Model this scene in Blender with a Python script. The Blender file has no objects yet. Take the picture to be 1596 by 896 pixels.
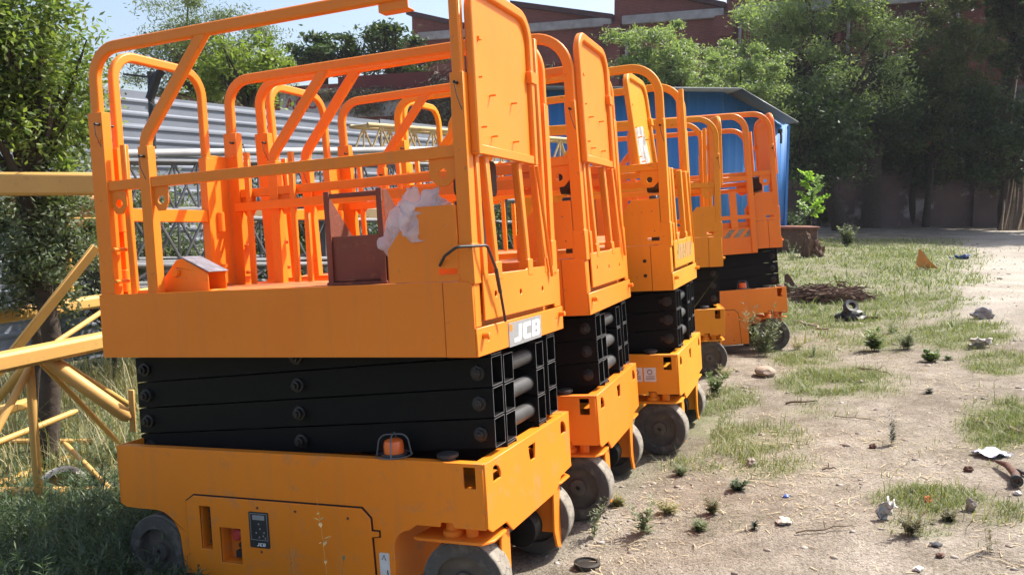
import bpy, math, random
import numpy as np
from mathutils import Vector, Matrix
from mathutils.geometry import tessellate_polygon
R = math.radians
random.seed(7); RNG = np.random.default_rng(7)
scene = bpy.context.scene
COL = scene.collection

# ------------------------------------------------------------------ camera
FPX = 1316.1
PITCH = R(6.0)
cam_d = bpy.data.cameras.new('camera'); cam = bpy.data.objects.new('camera', cam_d); COL.objects.link(cam)
cam_d.sensor_width = 36.0; cam_d.lens = 36.0*FPX/1596; cam_d.clip_end = 2000; cam_d.clip_start = 0.05
EYE = Vector((0, 0, 1.5))
cam.location = EYE; cam.rotation_euler = (R(90)-PITCH, 0, 0)
scene.camera = cam
scene.render.resolution_x = 1024; scene.render.resolution_y = 574

# ------------------------------------------------------------------ light
SUN = Vector((0.88*math.cos(R(52)), 0.47*math.cos(R(52)), math.sin(R(52)))).normalized()
world = bpy.data.worlds.new('World'); scene.world = world; world.use_nodes = True
nt = world.node_tree; bg = nt.nodes['Background']
sky = nt.nodes.new('ShaderNodeTexSky'); sky.sky_type = 'NISHITA'; sky.sun_disc = False
sky.sun_elevation = R(52); sky.sun_rotation = math.atan2(SUN.x, SUN.y)
sky.air_density = 1.0; sky.dust_density = 3.6; sky.ozone_density = 1.2
nt.links.new(sky.outputs[0], bg.inputs[0]); bg.inputs[1].default_value = 0.14
sd = bpy.data.lights.new('sun', 'SUN'); sd.energy = 5.0; sd.angle = R(0.6); sd.color = (1, .955, .88)
so = bpy.data.objects.new('sun', sd); COL.objects.link(so)
so.rotation_euler = SUN.to_track_quat('Z', 'Y').to_euler(); so.location = (10, 5, 20)
vs = scene.view_settings
vs.view_transform = 'Standard'; vs.look = 'None'; vs.exposure = 0.86; vs.gamma = 1.0; vs.use_curve_mapping = False

# ------------------------------------------------------------------ tagging
def tag(o, label=None, cat=None, group=None, kind=None):
    if label: o['label'] = label
    if cat: o['category'] = cat
    if group: o['group'] = group
    if kind: o['kind'] = kind
    return o
def thing(name, label, cat, loc=(0, 0, 0), rz=0, group=None, matrix=None):
    o = bpy.data.objects.new(name, None); COL.objects.link(o); o.empty_display_size = .1
    if matrix is not None: o.matrix_world = matrix
    else:
        o.location = loc; o.rotation_euler = (0, 0, rz)
    return tag(o, label, cat, group)

# ------------------------------------------------------------------ mesh builder
class MB:
    def __init__(s): s.v = []; s.f = []
    def add(s, vs, fs):
        b = len(s.v); s.v += [tuple(p) for p in vs]; s.f += [tuple(b+i for i in f) for f in fs]; return s
    def box(s, x0, x1, y0, y1, z0, z1, M=None):
        P = [Vector((x, y, z)) for x in (x0, x1) for y in (y0, y1) for z in (z0, z1)]
        if M is not None: P = [M @ p for p in P]
        return s.add(P, [(0, 1, 3, 2), (4, 6, 7, 5), (0, 4, 5, 1), (2, 3, 7, 6), (0, 2, 6, 4), (1, 5, 7, 3)])
    def bar(s, a, b, w, h, up=(0, 0, 1), ch=0.18):
        return s.sweep([a, b], w, h, up, ch)
    def sweep(s, path, w, h, up=(0, 0, 1), ch=0.18, caps=True):
        """rectangular section (w across, h along up-ish), corners chamfered"""
        P = [Vector(p) for p in path]; up = Vector(up); n = len(P); c = min(w, h)*ch
        sec = [(-w/2, -h/2+c), (-w/2, h/2-c), (-w/2+c, h/2), (w/2-c, h/2), (w/2, h/2-c), (w/2, -h/2+c), (w/2-c, -h/2), (-w/2+c, -h/2)]
        vs = []
        for i, p in enumerate(P):
            t0 = (P[i]-P[i-1]).normalized() if i else (P[1]-P[0]).normalized()
            t1 = (P[i+1]-P[i]).normalized() if i < n-1 else t0
            t = (t0+t1).normalized(); k = 1/max(.5, t.dot(t0))
            side = t.cross(up)
            if side.length < 1e-4: side = t.cross(Vector((1, 0.3, 0)))
            side.normalize(); u = side.cross(t).normalized()
            for a, b in sec: vs.append(p+side*a+u*b*k)
        fs = []
        for i in range(n-1):
            for j in range(8):
                a = i*8+j; b = i*8+(j+1) % 8; fs.append((a, b, b+8, a+8))
        if caps: fs += [tuple(range(7, -1, -1)), tuple((n-1)*8+j for j in range(8))]
        return s.add(vs, fs)
    def planar(s, path, w, h, normal, ch=0.18):
        """sweep for a path lying in a plane; w is the size along the plane normal, h in plane"""
        P = [Vector(p) for p in path]; N = Vector(normal).normalized(); n = len(P); c = min(w, h)*ch
        sec = [(-w/2, -h/2+c), (-w/2, h/2-c), (-w/2+c, h/2), (w/2-c, h/2), (w/2, h/2-c), (w/2, -h/2+c), (w/2-c, -h/2), (-w/2+c, -h/2)]
        vs = []
        for i, p in enumerate(P):
            t0 = (P[i]-P[i-1]).normalized() if i else (P[1]-P[0]).normalized()
            t1 = (P[i+1]-P[i]).normalized() if i < n-1 else t0
            t = (t0+t1).normalized(); k = 1/max(.5, t.dot(t0)); u = t.cross(N).normalized()
            for a, b in sec: vs.append(p+N*a+u*b*k)
        fs = []
        for i in range(n-1):
            for j in range(8):
                a = i*8+j; b = i*8+(j+1) % 8; fs.append((a, b, b+8, a+8))
        fs += [tuple(range(7, -1, -1)), tuple((n-1)*8+j for j in range(8))]
        return s.add(vs, fs)
    def tube(s, path, r, n=10, caps=True):
        P = [Vector(p) for p in path]; m = len(P); rr = r if isinstance(r, (list, tuple)) else [r]*m
        t = (P[1]-P[0]).normalized(); u = t.orthogonal().normalized(); vs = []
        for i, p in enumerate(P):
            t0 = (P[i]-P[i-1]).normalized() if i else t
            t1 = (P[i+1]-P[i]).normalized() if i < m-1 else t0
            tt = (t0+t1).normalized(); u = (u-tt*u.dot(tt)).normalized(); w = tt.cross(u)
            for j in range(n):
                a = 2*math.pi*j/n; vs.append(p+(u*math.cos(a)+w*math.sin(a))*rr[i])
        fs = [(i*n+j, i*n+(j+1) % n, (i+1)*n+(j+1) % n, (i+1)*n+j) for i in range(m-1) for j in range(n)]
        if caps: fs += [tuple(range(n-1, -1, -1)), tuple((m-1)*n+j for j in range(n))]
        return s.add(vs, fs)
    def lathe(s, prof, c, axis='Y', n=40, close=False):
        """prof: list of (radius, offset along the axis)"""
        c = Vector(c); vs = []; m = len(prof)
        ax = {'X': (Vector((1, 0, 0)), Vector((0, 1, 0)), Vector((0, 0, 1))), 'Y': (Vector((0, 1, 0)), Vector((0, 0, 1)), Vector((1, 0, 0))),
              'Z': (Vector((0, 0, 1)), Vector((1, 0, 0)), Vector((0, 1, 0)))}[axis] if isinstance(axis, str) else axis
        for r, o in prof:
            for j in range(n):
                a = 2*math.pi*j/n; vs.append(c+ax[0]*o+(ax[1]*math.cos(a)+ax[2]*math.sin(a))*r)
        fs = [(i*n+j, i*n+(j+1) % n, (i+1)*n+(j+1) % n, (i+1)*n+j) for i in range(m-1) for j in range(n)]
        if close: fs += [((m-1)*n+j, (m-1)*n+(j+1) % n, (j+1) % n, j) for j in range(n)]
        else: fs += [tuple(range(n-1, -1, -1)), tuple((m-1)*n+j for j in range(n))]
        return s.add(vs, fs)
    def plate(s, outer, holes, fn, t):
        """flat plate with holes; fn(u, v, w) -> 3D, w from 0 to t"""
        loops = [[Vector((u, v, 0)) for u, v in l] for l in [outer]+list(holes)]
        tris = tessellate_polygon(loops); flat = [p for l in loops for p in l]; n = len(flat)
        vs = [Vector(fn(p.x, p.y, 0)) for p in flat]+[Vector(fn(p.x, p.y, t)) for p in flat]
        fs = [tuple(q) for q in tris]+[tuple(n+i for i in reversed(q)) for q in tris]
        b = 0
        for l in loops:
            k = len(l)
            for i in range(k):
                j = (i+1) % k; fs.append((b+i, b+j, n+b+j, n+b+i))
            b += k
        return s.add(vs, fs)
    def build(s, name, mat, parent=None, bevel=0, seg=2, smooth=35, fixn=True):
        me = bpy.data.meshes.new(name); me.from_pydata(s.v, [], s.f); me.validate()
        if fixn:
            import bmesh
            bm = bmesh.new(); bm.from_mesh(me); bmesh.ops.recalc_face_normals(bm, faces=bm.faces); bm.to_mesh(me); bm.free()
        me.materials.append(mat)
        if smooth:
            me.shade_smooth(); me.set_sharp_from_angle(angle=R(smooth))
        o = bpy.data.objects.new(name, me); COL.objects.link(o)
        if parent is not None: o.parent = parent
        if bevel:
            b = o.modifiers.new('bevel', 'BEVEL'); b.width = bevel; b.segments = seg; b.limit_method = 'ANGLE'; b.angle_limit = R(40)
        return o
def npmesh(name, V, F, mat, parent=None, smooth=False):
    """fast mesh from numpy arrays, all faces with the same vertex count"""
    V = np.asarray(V, np.float32); F = np.asarray(F, np.int32); k = F.shape[1]
    me = bpy.data.meshes.new(name); me.vertices.add(len(V)); me.vertices.foreach_set('co', V.ravel())
    me.loops.add(F.size); me.loops.foreach_set('vertex_index', F.ravel())
    me.polygons.add(len(F)); me.polygons.foreach_set('loop_start', np.arange(0, F.size, k, dtype=np.int32))
    me.update(calc_edges=True); me.materials.append(mat)
    if smooth: me.shade_smooth()
    o = bpy.data.objects.new(name, me); COL.objects.link(o)
    if parent is not None: o.parent = parent
    return o
def fillet(pts, rad, seg=9):
    P = [Vector(p) for p in pts]; out = [P[0]]
    rads = rad if isinstance(rad, (list, tuple)) else [rad]*(len(P)-2)
    for i in range(1, len(P)-1):
        a = (P[i-1]-P[i]).normalized(); b = (P[i+1]-P[i]).normalized(); r = rads[i-1]
        ang = a.angle(b); d = r/math.tan(ang/2); c = P[i]+(a+b).normalized()*(r/math.sin(ang/2))
        s = P[i]+a*d; e = P[i]+b*d; va = s-c; vb = e-c; th = va.angle(vb)
        for k in range(seg+1):
            t = k/seg; out.append(c+(va*math.sin((1-t)*th)+vb*math.sin(t*th))/math.sin(th))
    out.append(P[-1]); return out
def circ(cx, cy, r, n=16, ry=None): return [(cx+r*math.cos(2*math.pi*i/n), cy+(ry or r)*math.sin(2*math.pi*i/n)) for i in range(n)]
def rrect(x0, x1, y0, y1, r, n=5):
    o = []
    for cx, cy, a0 in ((x1-r, y1-r, 0), (x0+r, y1-r, 90), (x0+r, y0+r, 180), (x1-r, y0+r, 270)):
        for k in range(n+1):
            a = R(a0+90*k/n); o.append((cx+r*math.cos(a), cy+r*math.sin(a)))
    return o

# ------------------------------------------------------------------ materials
def mat(name, c1, rough=.6, c2=None, scale=8, metal=0, bump=0, bscale=60, c3=None, s3=3, t3=(.55, .7), spec=.5, coat=0, mx=.5, rv=.1, detail=6):
    m = bpy.data.materials.new(name); m.use_nodes = True; t = m.node_tree; N = t.nodes; L = t.links
    p = N['Principled BSDF']; p.inputs['Roughness'].default_value = rough; p.inputs['Metallic'].default_value = metal
    p.inputs['Specular IOR Level'].default_value = spec; p.inputs['Coat Weight'].default_value = coat; p.inputs['Coat Roughness'].default_value = .15
    co = N.new('ShaderNodeTexCoord')
    n1 = N.new('ShaderNodeTexNoise'); n1.inputs['Scale'].default_value = scale; n1.inputs['Detail'].default_value = detail; L.new(co.outputs['Object'], n1.inputs['Vector'])
    r1 = N.new('ShaderNodeValToRGB'); r1.color_ramp.elements[0].position = mx-.22; r1.color_ramp.elements[1].position = mx+.22
    r1.color_ramp.elements[0].color = (*c1, 1); r1.color_ramp.elements[1].color = (*(c2 or c1), 1); L.new(n1.outputs['Fac'], r1.inputs['Fac'])
    out = r1.outputs['Color']
    if c3:
        n3 = N.new('ShaderNodeTexNoise'); n3.inputs['Scale'].default_value = s3; n3.inputs['Detail'].default_value = 10; n3.inputs['Roughness'].default_value = .7
        L.new(co.outputs['Object'], n3.inputs['Vector'])
        r3 = N.new('ShaderNodeValToRGB'); r3.color_ramp.elements[0].position = t3[0]; r3.color_ramp.elements[1].position = t3[1]
        L.new(n3.outputs['Fac'], r3.inputs['Fac'])
        mi = N.new('ShaderNodeMix'); mi.data_type = 'RGBA'; L.new(r3.outputs['Color'], mi.inputs['Factor']); L.new(out, mi.inputs['A']); mi.inputs['B'].default_value = (*c3, 1)
        out = mi.outputs['Result']
    if 'paint' in name:
        mp = N.new('ShaderNodeMapping'); mp.inputs['Scale'].default_value = (16, 16, 1.1); L.new(co.outputs['Object'], mp.inputs['Vector'])
        ns = N.new('ShaderNodeTexNoise'); ns.inputs['Scale'].default_value = 1; ns.inputs['Detail'].default_value = 6; ns.inputs['Roughness'].default_value = .65; L.new(mp.outputs[0], ns.inputs['Vector'])
        rs = N.new('ShaderNodeMapRange'); rs.inputs['From Min'].default_value = .52; rs.inputs['From Max'].default_value = .78; rs.inputs['To Max'].default_value = .22; L.new(ns.outputs['Fac'], rs.inputs['Value'])
        ms_ = N.new('ShaderNodeMix'); ms_.data_type = 'RGBA'; L.new(rs.outputs['Result'], ms_.inputs['Factor']); L.new(out, ms_.inputs['A']); ms_.inputs['B'].default_value = (.40, .20, .09, 1); out = ms_.outputs['Result']
    L.new(out, p.inputs['Base Color'])
    if rv:
        mr = N.new('ShaderNodeMapRange'); mr.inputs['To Min'].default_value = max(0, rough-rv); mr.inputs['To Max'].default_value = min(1, rough+rv)
        L.new(n1.outputs['Fac'], mr.inputs['Value']); L.new(mr.outputs['Result'], p.inputs['Roughness'])
    if bump:
        nb = N.new('ShaderNodeTexNoise'); nb.inputs['Scale'].default_value = bscale; nb.inputs['Detail'].default_value = 8; L.new(co.outputs['Object'], nb.inputs['Vector'])
        b = N.new('ShaderNodeBump'); b.inputs['Strength'].default_value = bump; b.inputs['Distance'].default_value = .02
        L.new(nb.outputs['Fac'], b.inputs['Height']); L.new(b.outputs['Normal'], p.inputs['Normal'])
    return m
def leafmat(name, cols, trans=.35, rough=.55):
    m = bpy.data.materials.new(name); m.use_nodes = True; t = m.node_tree; N = t.nodes; L = t.links
    p = N['Principled BSDF']; p.inputs['Roughness'].default_value = rough; p.inputs['Specular IOR Level'].default_value = .35
    g = N.new('ShaderNodeNewGeometry'); r = N.new('ShaderNodeValToRGB'); e = r.color_ramp.elements
    while len(e) < len(cols): e.new(.5)
    for i, c in enumerate(cols): e[i].position = i/(len(cols)-1); e[i].color = (*c, 1)
    L.new(g.outputs['Random Per Island'], r.inputs['Fac']); L.new(r.outputs['Color'], p.inputs['Base Color'])
    tr = N.new('ShaderNodeBsdfTranslucent'); mc = N.new('ShaderNodeMix'); mc.data_type = 'RGBA'; mc.blend_type = 'MULTIPLY'; mc.inputs['Factor'].default_value = 1
    L.new(r.outputs['Color'], mc.inputs['A']); mc.inputs['B'].default_value = (1.3, 1.5, .6, 1); L.new(mc.outputs['Result'], tr.inputs['Color'])
    ms = N.new('ShaderNodeMixShader'); ms.inputs[0].default_value = trans
    L.new(p.outputs[0], ms.inputs[1]); L.new(tr.outputs[0], ms.inputs[2]); L.new(ms.outputs[0], N['Material Output'].inputs['Surface'])
    return m
def brickmat(name, c1, c2, mortar, w, h, c3=None, s3=.3, t3=(.5, .65), rot=0, bump=.5):
    m = bpy.data.materials.new(name); m.use_nodes = True; t = m.node_tree; N = t.nodes; L = t.links
    p = N['Principled BSDF']; p.inputs['Roughness'].default_value = .9; p.inputs['Specular IOR Level'].default_value = .2
    co = N.new('ShaderNodeTexCoord'); sx = N.new('ShaderNodeSeparateXYZ'); L.new(co.outputs['Object'], sx.inputs[0])
    ad = N.new('ShaderNodeMath'); L.new(sx.outputs['X'], ad.inputs[0]); L.new(sx.outputs['Y'], ad.inputs[1])
    cx = N.new('ShaderNodeCombineXYZ'); L.new(ad.outputs[0], cx.inputs['X']); L.new(sx.outputs['Z'], cx.inputs['Y'])
    b = N.new('ShaderNodeTexBrick'); b.inputs['Scale'].default_value = 1; b.inputs['Brick Width'].default_value = w; b.inputs['Row Height'].default_value = h
    b.inputs['Mortar Size'].default_value = h*.12; b.inputs['Color1'].default_value = (*c1, 1); b.inputs['Color2'].default_value = (*c2, 1); b.inputs['Mortar'].default_value = (*mortar, 1)
    L.new(cx.outputs[0], b.inputs['Vector']); out = b.outputs['Color']
    for cc, ss, tt in ([(c3, s3, t3)] if c3 else [])+[((.05, .045, .04), s3*2.3+.4, (.56, .85))]:
        n3 = N.new('ShaderNodeTexNoise'); n3.inputs['Scale'].default_value = ss; n3.inputs['Detail'].default_value = 10; n3.inputs['Roughness'].default_value = .65
        L.new(co.outputs['Object'], n3.inputs['Vector'])
        r3 = N.new('ShaderNodeValToRGB'); r3.color_ramp.elements[0].position = tt[0]; r3.color_ramp.elements[1].position = tt[1]; L.new(n3.outputs['Fac'], r3.inputs['Fac'])
        mi = N.new('ShaderNodeMix'); mi.data_type = 'RGBA'; L.new(r3.outputs['Color'], mi.inputs['Factor']); L.new(out, mi.inputs['A']); mi.inputs['B'].default_value = (*cc, 1)
        out = mi.outputs['Result']
    L.new(out, p.inputs['Base Color'])
    bp = N.new('ShaderNodeBump'); bp.inputs['Strength'].default_value = bump; bp.inputs['Distance'].default_value = .01; bp.invert = True
    L.new(b.outputs['Fac'], bp.inputs['Height']); L.new(bp.outputs['Normal'], p.inputs['Normal'])
    return m
ORA = mat('orange_paint', (.86, .235, .020), .40, (.80, .205, .014), 2.2, c3=(.30, .12, .05), s3=30, t3=(.63, .74), bump=.03, bscale=160, spec=.3)
ORR = mat('orange_paint_red', (.80, .225, .014), .36, (.74, .17, .014), 2.5, c3=(.40, .13, .05), s3=24, t3=(.66, .80), bump=.03, bscale=160, spec=.3)
ORY = mat('orange_paint_yellow', (.80, .295, .016), .42, (.72, .26, .013), 2.5, c3=(.22, .09, .04), s3=18, t3=(.62, .72), bump=.04, bscale=160, spec=.3)
CHA = mat('chassis_paint', (.86, .245, .018), .42, (.77, .212, .012), 1.6, c3=(.40, .22, .12), s3=9, t3=(.55, .82), bump=.03, bscale=120, spec=.3)
DECK = mat('deck_paint', (.70, .20, .03), .6, (.52, .18, .06), 9, c3=(.34, .25, .17), s3=14, t3=(.5, .7), bump=.1)
BLK = mat('black_steel', (.0045, .0042, .0042), .6, (.008, .007, .0065), 6, spec=.16, c3=(.03, .022, .017), s3=20, t3=(.60, .82), bump=.04, bscale=120)
BLKD = mat('black_plastic', (.018, .018, .02), .5, (.03, .03, .03), 10, c3=(.12, .1, .08), s3=9, t3=(.55, .85), bump=.05)
DARK = mat('dark_gap', (.02, .008, .004), .9)
EDGE = mat('cut_steel_edge', (.22, .22, .23), .5, (.10, .10, .10), 20, metal=.3)
PIN = mat('pin_steel', (.075, .074, .075), .5, (.04, .038, .036), 9, metal=.3)
BOLT = mat('bolt_steel', (.018, .017, .016), .5, (.04, .034, .028), 30, metal=.4)
TREAD = mat('tyre_tread', (.24, .21, .17), .9, (.17, .15, .12), 9, c3=(.30, .27, .22), s3=22, t3=(.42, .7), bump=.4, bscale=26)
RUB = mat('tyre_rubber', (.095, .085, .072), .9, (.06, .054, .047), 5, c3=(.21, .185, .15), s3=16, t3=(.5, .75), bump=.4, bscale=26)
RIM = mat('wheel_rim', (.05, .045, .04), .75, (.14, .11, .08), 14, bump=.2)
RUST = mat('brown_primer', (.21, .058, .032), .62, (.14, .045, .028), 7, c3=(.28, .11, .05), s3=16, t3=(.56, .75), bump=.15)
RUSTY = mat('rusty_steel', (.13, .06, .035), .85, (.07, .04, .03), 12, c3=(.25, .12, .06), s3=9, bump=.3)
YEL = mat('mast_yellow', (.62, .36, .10), .55, (.54, .30, .08), 3, c3=(.34, .19, .08), s3=12, t3=(.58, .8), bump=.05)
CREAM = mat('mast_cream', (.60, .43, .20), .6, (.50, .34, .15), 4, c3=(.3, .2, .1), s3=9, bump=.05)
GALV = mat('galvanised', (.19, .195, .20), .6, (.11, .112, .115), 5, metal=.35, c3=(.2, .17, .14), s3=6, t3=(.6, .8))
SHEET = mat('roofing_sheet', (.25, .27, .31), .75, (.18, .20, .24), 1.2, metal=0, spec=.25, c3=(.16, .13, .11), s3=1.6, t3=(.58, .78), bump=.05, bscale=8)
BLUE = mat('blue_sheet', (.05, .21, .50), .62, (.045, .20, .52), 1.5, c3=(.10, .14, .20), s3=2.5, t3=(.58, .85))
ROOFG = mat('shed_roof', (.30, .31, .33), .5, (.22, .23, .25), 2, metal=.3)
WHT = mat('white_paint', (.72, .72, .70), .6, (.55, .54, .5), 20)
LIGHTS = mat('decal_grey', (.30, .30, .30), .45, (.25, .25, .25), 20)
AMBER = mat('amber_lens', (.85, .16, .02), .25, (.7, .12, .02), 10, coat=.3)
REDB = mat('red_button', (.55, .05, .04), .4)
BAG = bpy.data.materials.new('bag_film'); BAG.use_nodes = True
_n = BAG.node_tree.nodes; _p = _n['Principled BSDF']; _p.inputs['Base Color'].default_value = (.80, .77, .78, 1); _p.inputs['Roughness'].default_value = .3
_t = _n.new('ShaderNodeBsdfTranslucent'); _t.inputs[0].default_value = (.85, .80, .80, 1); _ms = _n.new('ShaderNodeMixShader'); _ms.inputs[0].default_value = .55
_tp = _n.new('ShaderNodeBsdfTransparent'); _m2 = _n.new('ShaderNodeMixShader'); _m2.inputs[0].default_value = .34
_l = BAG.node_tree.links; _l.new(_p.outputs[0], _ms.inputs[1]); _l.new(_t.outputs[0], _ms.inputs[2]); _l.new(_ms.outputs[0], _m2.inputs[1]); _l.new(_tp.outputs[0], _m2.inputs[2]); _l.new(_m2.outputs[0], _n['Material Output'].inputs['Surface'])
PAPER = mat('paper', (.62, .66, .85), .7, (.55, .6, .8), 10)
PLAST = mat('white_litter', (.60, .57, .52), .7, (.42, .38, .33), 14)
BARK = mat('bark', (.07, .05, .035), .95, (.035, .026, .02), 12, bump=.6, bscale=20)
WOOD = mat('dry_wood', (.22, .16, .10), .9, (.11, .08, .05), 15, bump=.3)
PALEW = mat('pale_stick', (.36, .29, .20), .9, (.24, .18, .12), 15, bump=.2)
BAMB = mat('bamboo', (.30, .21, .13), .8, (.16, .11, .07), 6)
STONE = mat('stone', (.30, .26, .21), .95, (.20, .17, .14), 14, bump=.4, bscale=30)
CONC = mat('old_plaster', (.20, .135, .12), .95, (.10, .07, .065), .7, c3=(.38, .33, .31), s3=.5, t3=(.55, .62), bump=.3, bscale=8)
COPE = mat('coping', (.42, .40, .38), .9, (.26, .24, .22), 2, bump=.2)
BRICK = brickmat('factory_brick', (.24, .062, .048), (.19, .05, .04), (.2, .12, .1), .24, .08, c3=(.10, .05, .045), s3=.25)
BRICK2 = brickmat('yard_brick', (.30, .075, .06), (.24, .06, .05), (.22, .13, .11), .5, .16, c3=(.13, .07, .05), s3=.5)
MAROON = mat('maroon_band', (.17, .030, .028), .8, (.12, .025, .025), 1)
STRAW = leafmat('straw', [(.38, .30, .19), (.50, .41, .27), (.26, .20, .13)], .1, .8)
GRASS = leafmat('grass_blades', [(.13, .165, .06), (.18, .21, .085), (.29, .27, .15), (.10, .145, .05)], .28)
DRYG = leafmat('dry_grass', [(.36, .29, .16), (.26, .23, .11), (.18, .19, .08), (.44, .36, .22)], .25)
WEED = leafmat('weed_leaves', [(.055, .095, .045), (.09, .13, .06), (.07, .10, .065), (.13, .16, .08)], .25)
L_NEAR = leafmat('leaves_near', [(.09, .135, .045), (.14, .19, .06), (.24, .28, .08), (.11, .15, .06)], .42)
L_GREY = leafmat('leaves_grey', [(.10, .13, .07), (.16, .19, .11), (.07, .10, .05), (.22, .23, .15)], .25)
L_WISP = leafmat('leaves_wispy', [(.10, .13, .06), (.14, .17, .08), (.17, .19, .10)], .3)
L_LIME = leafmat('leaves_lime', [(.16, .21, .05), (.22, .26, .06), (.12, .17, .04)], .35)
L_DARK = leafmat('leaves_dark', [(.035, .065, .022), (.055, .085, .03), (.08, .11, .04)], .25)
L_MID = leafmat('leaves_mid', [(.15, .20, .085), (.21, .26, .125), (.27, .31, .17), (.11, .155, .07)], .42)
L_IVY = leafmat('leaves_ivy', [(.07, .10, .03), (.11, .14, .05), (.15, .17, .07)], .25)
L_SAP = leafmat('leaves_sapling', [(.22, .36, .06), (.30, .44, .09), (.16, .28, .05)], .4)
DRYV = leafmat('dry_vines', [(.24, .19, .13), (.15, .12, .08), (.34, .28, .20), (.10, .085, .05)], .1)

# ------------------------------------------------------------------ ground
def sst(a, b, x):
    t = np.clip((x-a)/(b-a), 0, 1); return t*t*(3-2*t)
LIFTS = {
 1: ((-1.7336, 3.6445, -0.1936), ((0.92569, 0.37451, -0.05331), (-0.37161, 0.92664, 0.05691), (0.07071, -0.03287, 0.99696))),
 2: ((-1.2319, 4.606, -0.2106), ((0.9399, 0.33263, -0.07708), (-0.32982, 0.94287, 0.04714), (0.08836, -0.01889, 0.99591))),
 3: ((-0.6294, 5.6896, -0.1811), ((0.9351, 0.34766, -0.06865), (-0.34608, 0.93758, 0.03413), (0.07623, -0.00816, 0.99706))),
 4: ((0.2173, 7.5891, -0.1424), ((0.95123, 0.06314, -0.05656), (-0.06448, 0.95259, -0.02099), (0.05504, 0.02472, 0.95309))),
 5: ((1.0366, 8.7031, -0.1701), ((1.04215, 0.00356, -0.07711), (0.00526, 1.03819, 0.11898), (0.07701, -0.11905, 1.03533)))}
WZ = -.045      # wheel contact height in lift frame
WHEELS = [(.175, .075), (.175, .905), (1.655, .10), (1.655, .88)]
_ct = []
for _k, (_t0, _r0) in LIFTS.items():
    Mx = np.array(_r0); t0 = np.array(_t0)
    for X, Y in WHEELS: _ct.append(Mx @ np.array([X, Y, WZ])+t0)
_ct = np.array(_ct)
def base_z(x, y):
    pl = .0855*np.clip(x, -7, 7)-.0424*y+.042
    far = .12+.26*np.clip((y-16)/20, -1, 1)+.02*np.clip(x, -20, 20)*0
    w = 1-sst(10.5, 20, y)
    return pl*w+far*(1-w)
_res = _ct[:, 2]-base_z(_ct[:, 0], _ct[:, 1])
_K = np.exp(-((_ct[:, None, :2]-_ct[None, :, :2])**2).sum(-1)/(2*.38**2))
_wt = np.linalg.solve(_K+np.eye(len(_K))*.02, _res)
def gz(x, y):
    x = np.asarray(x, float); y = np.asarray(y, float); z = base_z(x, y)
    for c, w in zip(_ct, _wt): z = z+w*np.exp(-((x-c[0])**2+(y-c[1])**2)/(2*.38**2))
    z = z+.012*np.sin(x*1.7+.6*y)*np.sin(y*1.3-.4*x)+.006*np.sin(x*4.9+y*2.1)*np.sin(y*5.3)
    return z
def ray(px, py):
    c = Vector(((px-798)/FPX, (py-448)/FPX, 1))
    return Vector((c.x, math.cos(PITCH)-c.y*math.sin(PITCH), -math.sin(PITCH)-c.y*math.cos(PITCH)))
def gp(px, py):
    """ground point seen at photo pixel"""
    d = ray(px, py); s = .5
    while s < 120:
        p = EYE+d*s
        if p.z < float(gz(p.x, p.y)): break
        s += .02+s*.004
    return Vector((p.x, p.y, float(gz(p.x, p.y))))
def at(px, py, Y):
    d = ray(px, py); return EYE+d*(Y/d.y)
def px_of(x, y, z):
    dx = x; dy = y; dz = z-1.5
    fwd = dy*math.cos(PITCH)-dz*math.sin(PITCH); dn = -dy*math.sin(PITCH)-dz*math.cos(PITCH)
    fwd = np.where(fwd < .1, .1, fwd)
    return 798+FPX*dx/fwd, 448+FPX*dn/fwd
PATCH = [(1150, 690, 110, 40, .6), (1300, 595, 95, 26, 1), (1090, 720, 50, 20, .7), (1110, 655, 40, 40, .7), (1400, 405, 140, 26, 1), (1430, 435, 120, 15, 1), (1330, 440, 120, 16, .7), (1350, 525, 110, 26, .45), (1470, 470, 70, 10, .5), (1250, 490, 60, 22, .9), (1330, 470, 90, 10, .5),
         (1500, 522, 85, 24, 1), (1560, 565, 60, 20, .8), (1560, 660, 70, 40, .9), (1450, 778, 95, 22, 1), (1560, 800, 60, 20, .5), (1280, 640, 60, 15, .3), (1150, 620, 40, 20, .5), (1380, 600, 50, 20, .3), (1250, 560, 60, 14, .7), (1400, 380, 90, 8, .6), (1190, 735, 60, 16, .4), (1440, 820, 70, 20, .5), (1220, 720, 60, 16, .4)]
def lown(x, y, s, seed):
    r = np.random.default_rng(seed); v = 0
    for k in range(6):
        a, b, p = r.normal(0, s, 3); q = r.uniform(0, 6.28)
        v = v+np.sin(x*a*3+y*b*3+q)*np.sin(y*a*2.3-x*b*1.7+p)
    return v/3
def grass_mask(x, y):
    px, py = px_of(x, y, gz(x, y)); g = np.zeros_like(px)
    for cx, cy, rx, ry, w in PATCH:
        d = ((px-cx)/rx)**2+((py-cy)/ry)**2; g = np.maximum(g, w*np.clip(1.35-d, 0, 1))
    g = g*(y > 1.5)
    behind = sst(2.6, 4.2, y-.9*x-1.0)*(x < 1.5)*(y < 25)       # weedy area behind and left of the lifts
    g = np.maximum(g, behind)
    g = np.maximum(g, .7*sst(9, 11, y)*(y < 34)*sst(.25, .0, (px-1360)/1200.)*(px < 1500)*(py > 372))
    n = lown(x, y, 1.2, 3)*.55+lown(x, y, 3.5, 4)*.5+lown(x, y, 8, 5)*.25
    return np.clip(g*(1+n*.9)+n*.12, 0, 1)
n1 = 420; s = np.linspace(-1, 1, n1)
gx = 7*s+290*np.sign(s)*np.abs(s)**7; gyv = np.linspace(0, 1, n1)
gy = -8+26*gyv+300*gyv**7
X, Y = np.meshgrid(gx+1.0, gy); Z = gz(X, Y)
V = np.stack([X, Y, Z], -1).reshape(-1, 3); ii = np.arange(n1*n1).reshape(n1, n1)
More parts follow.
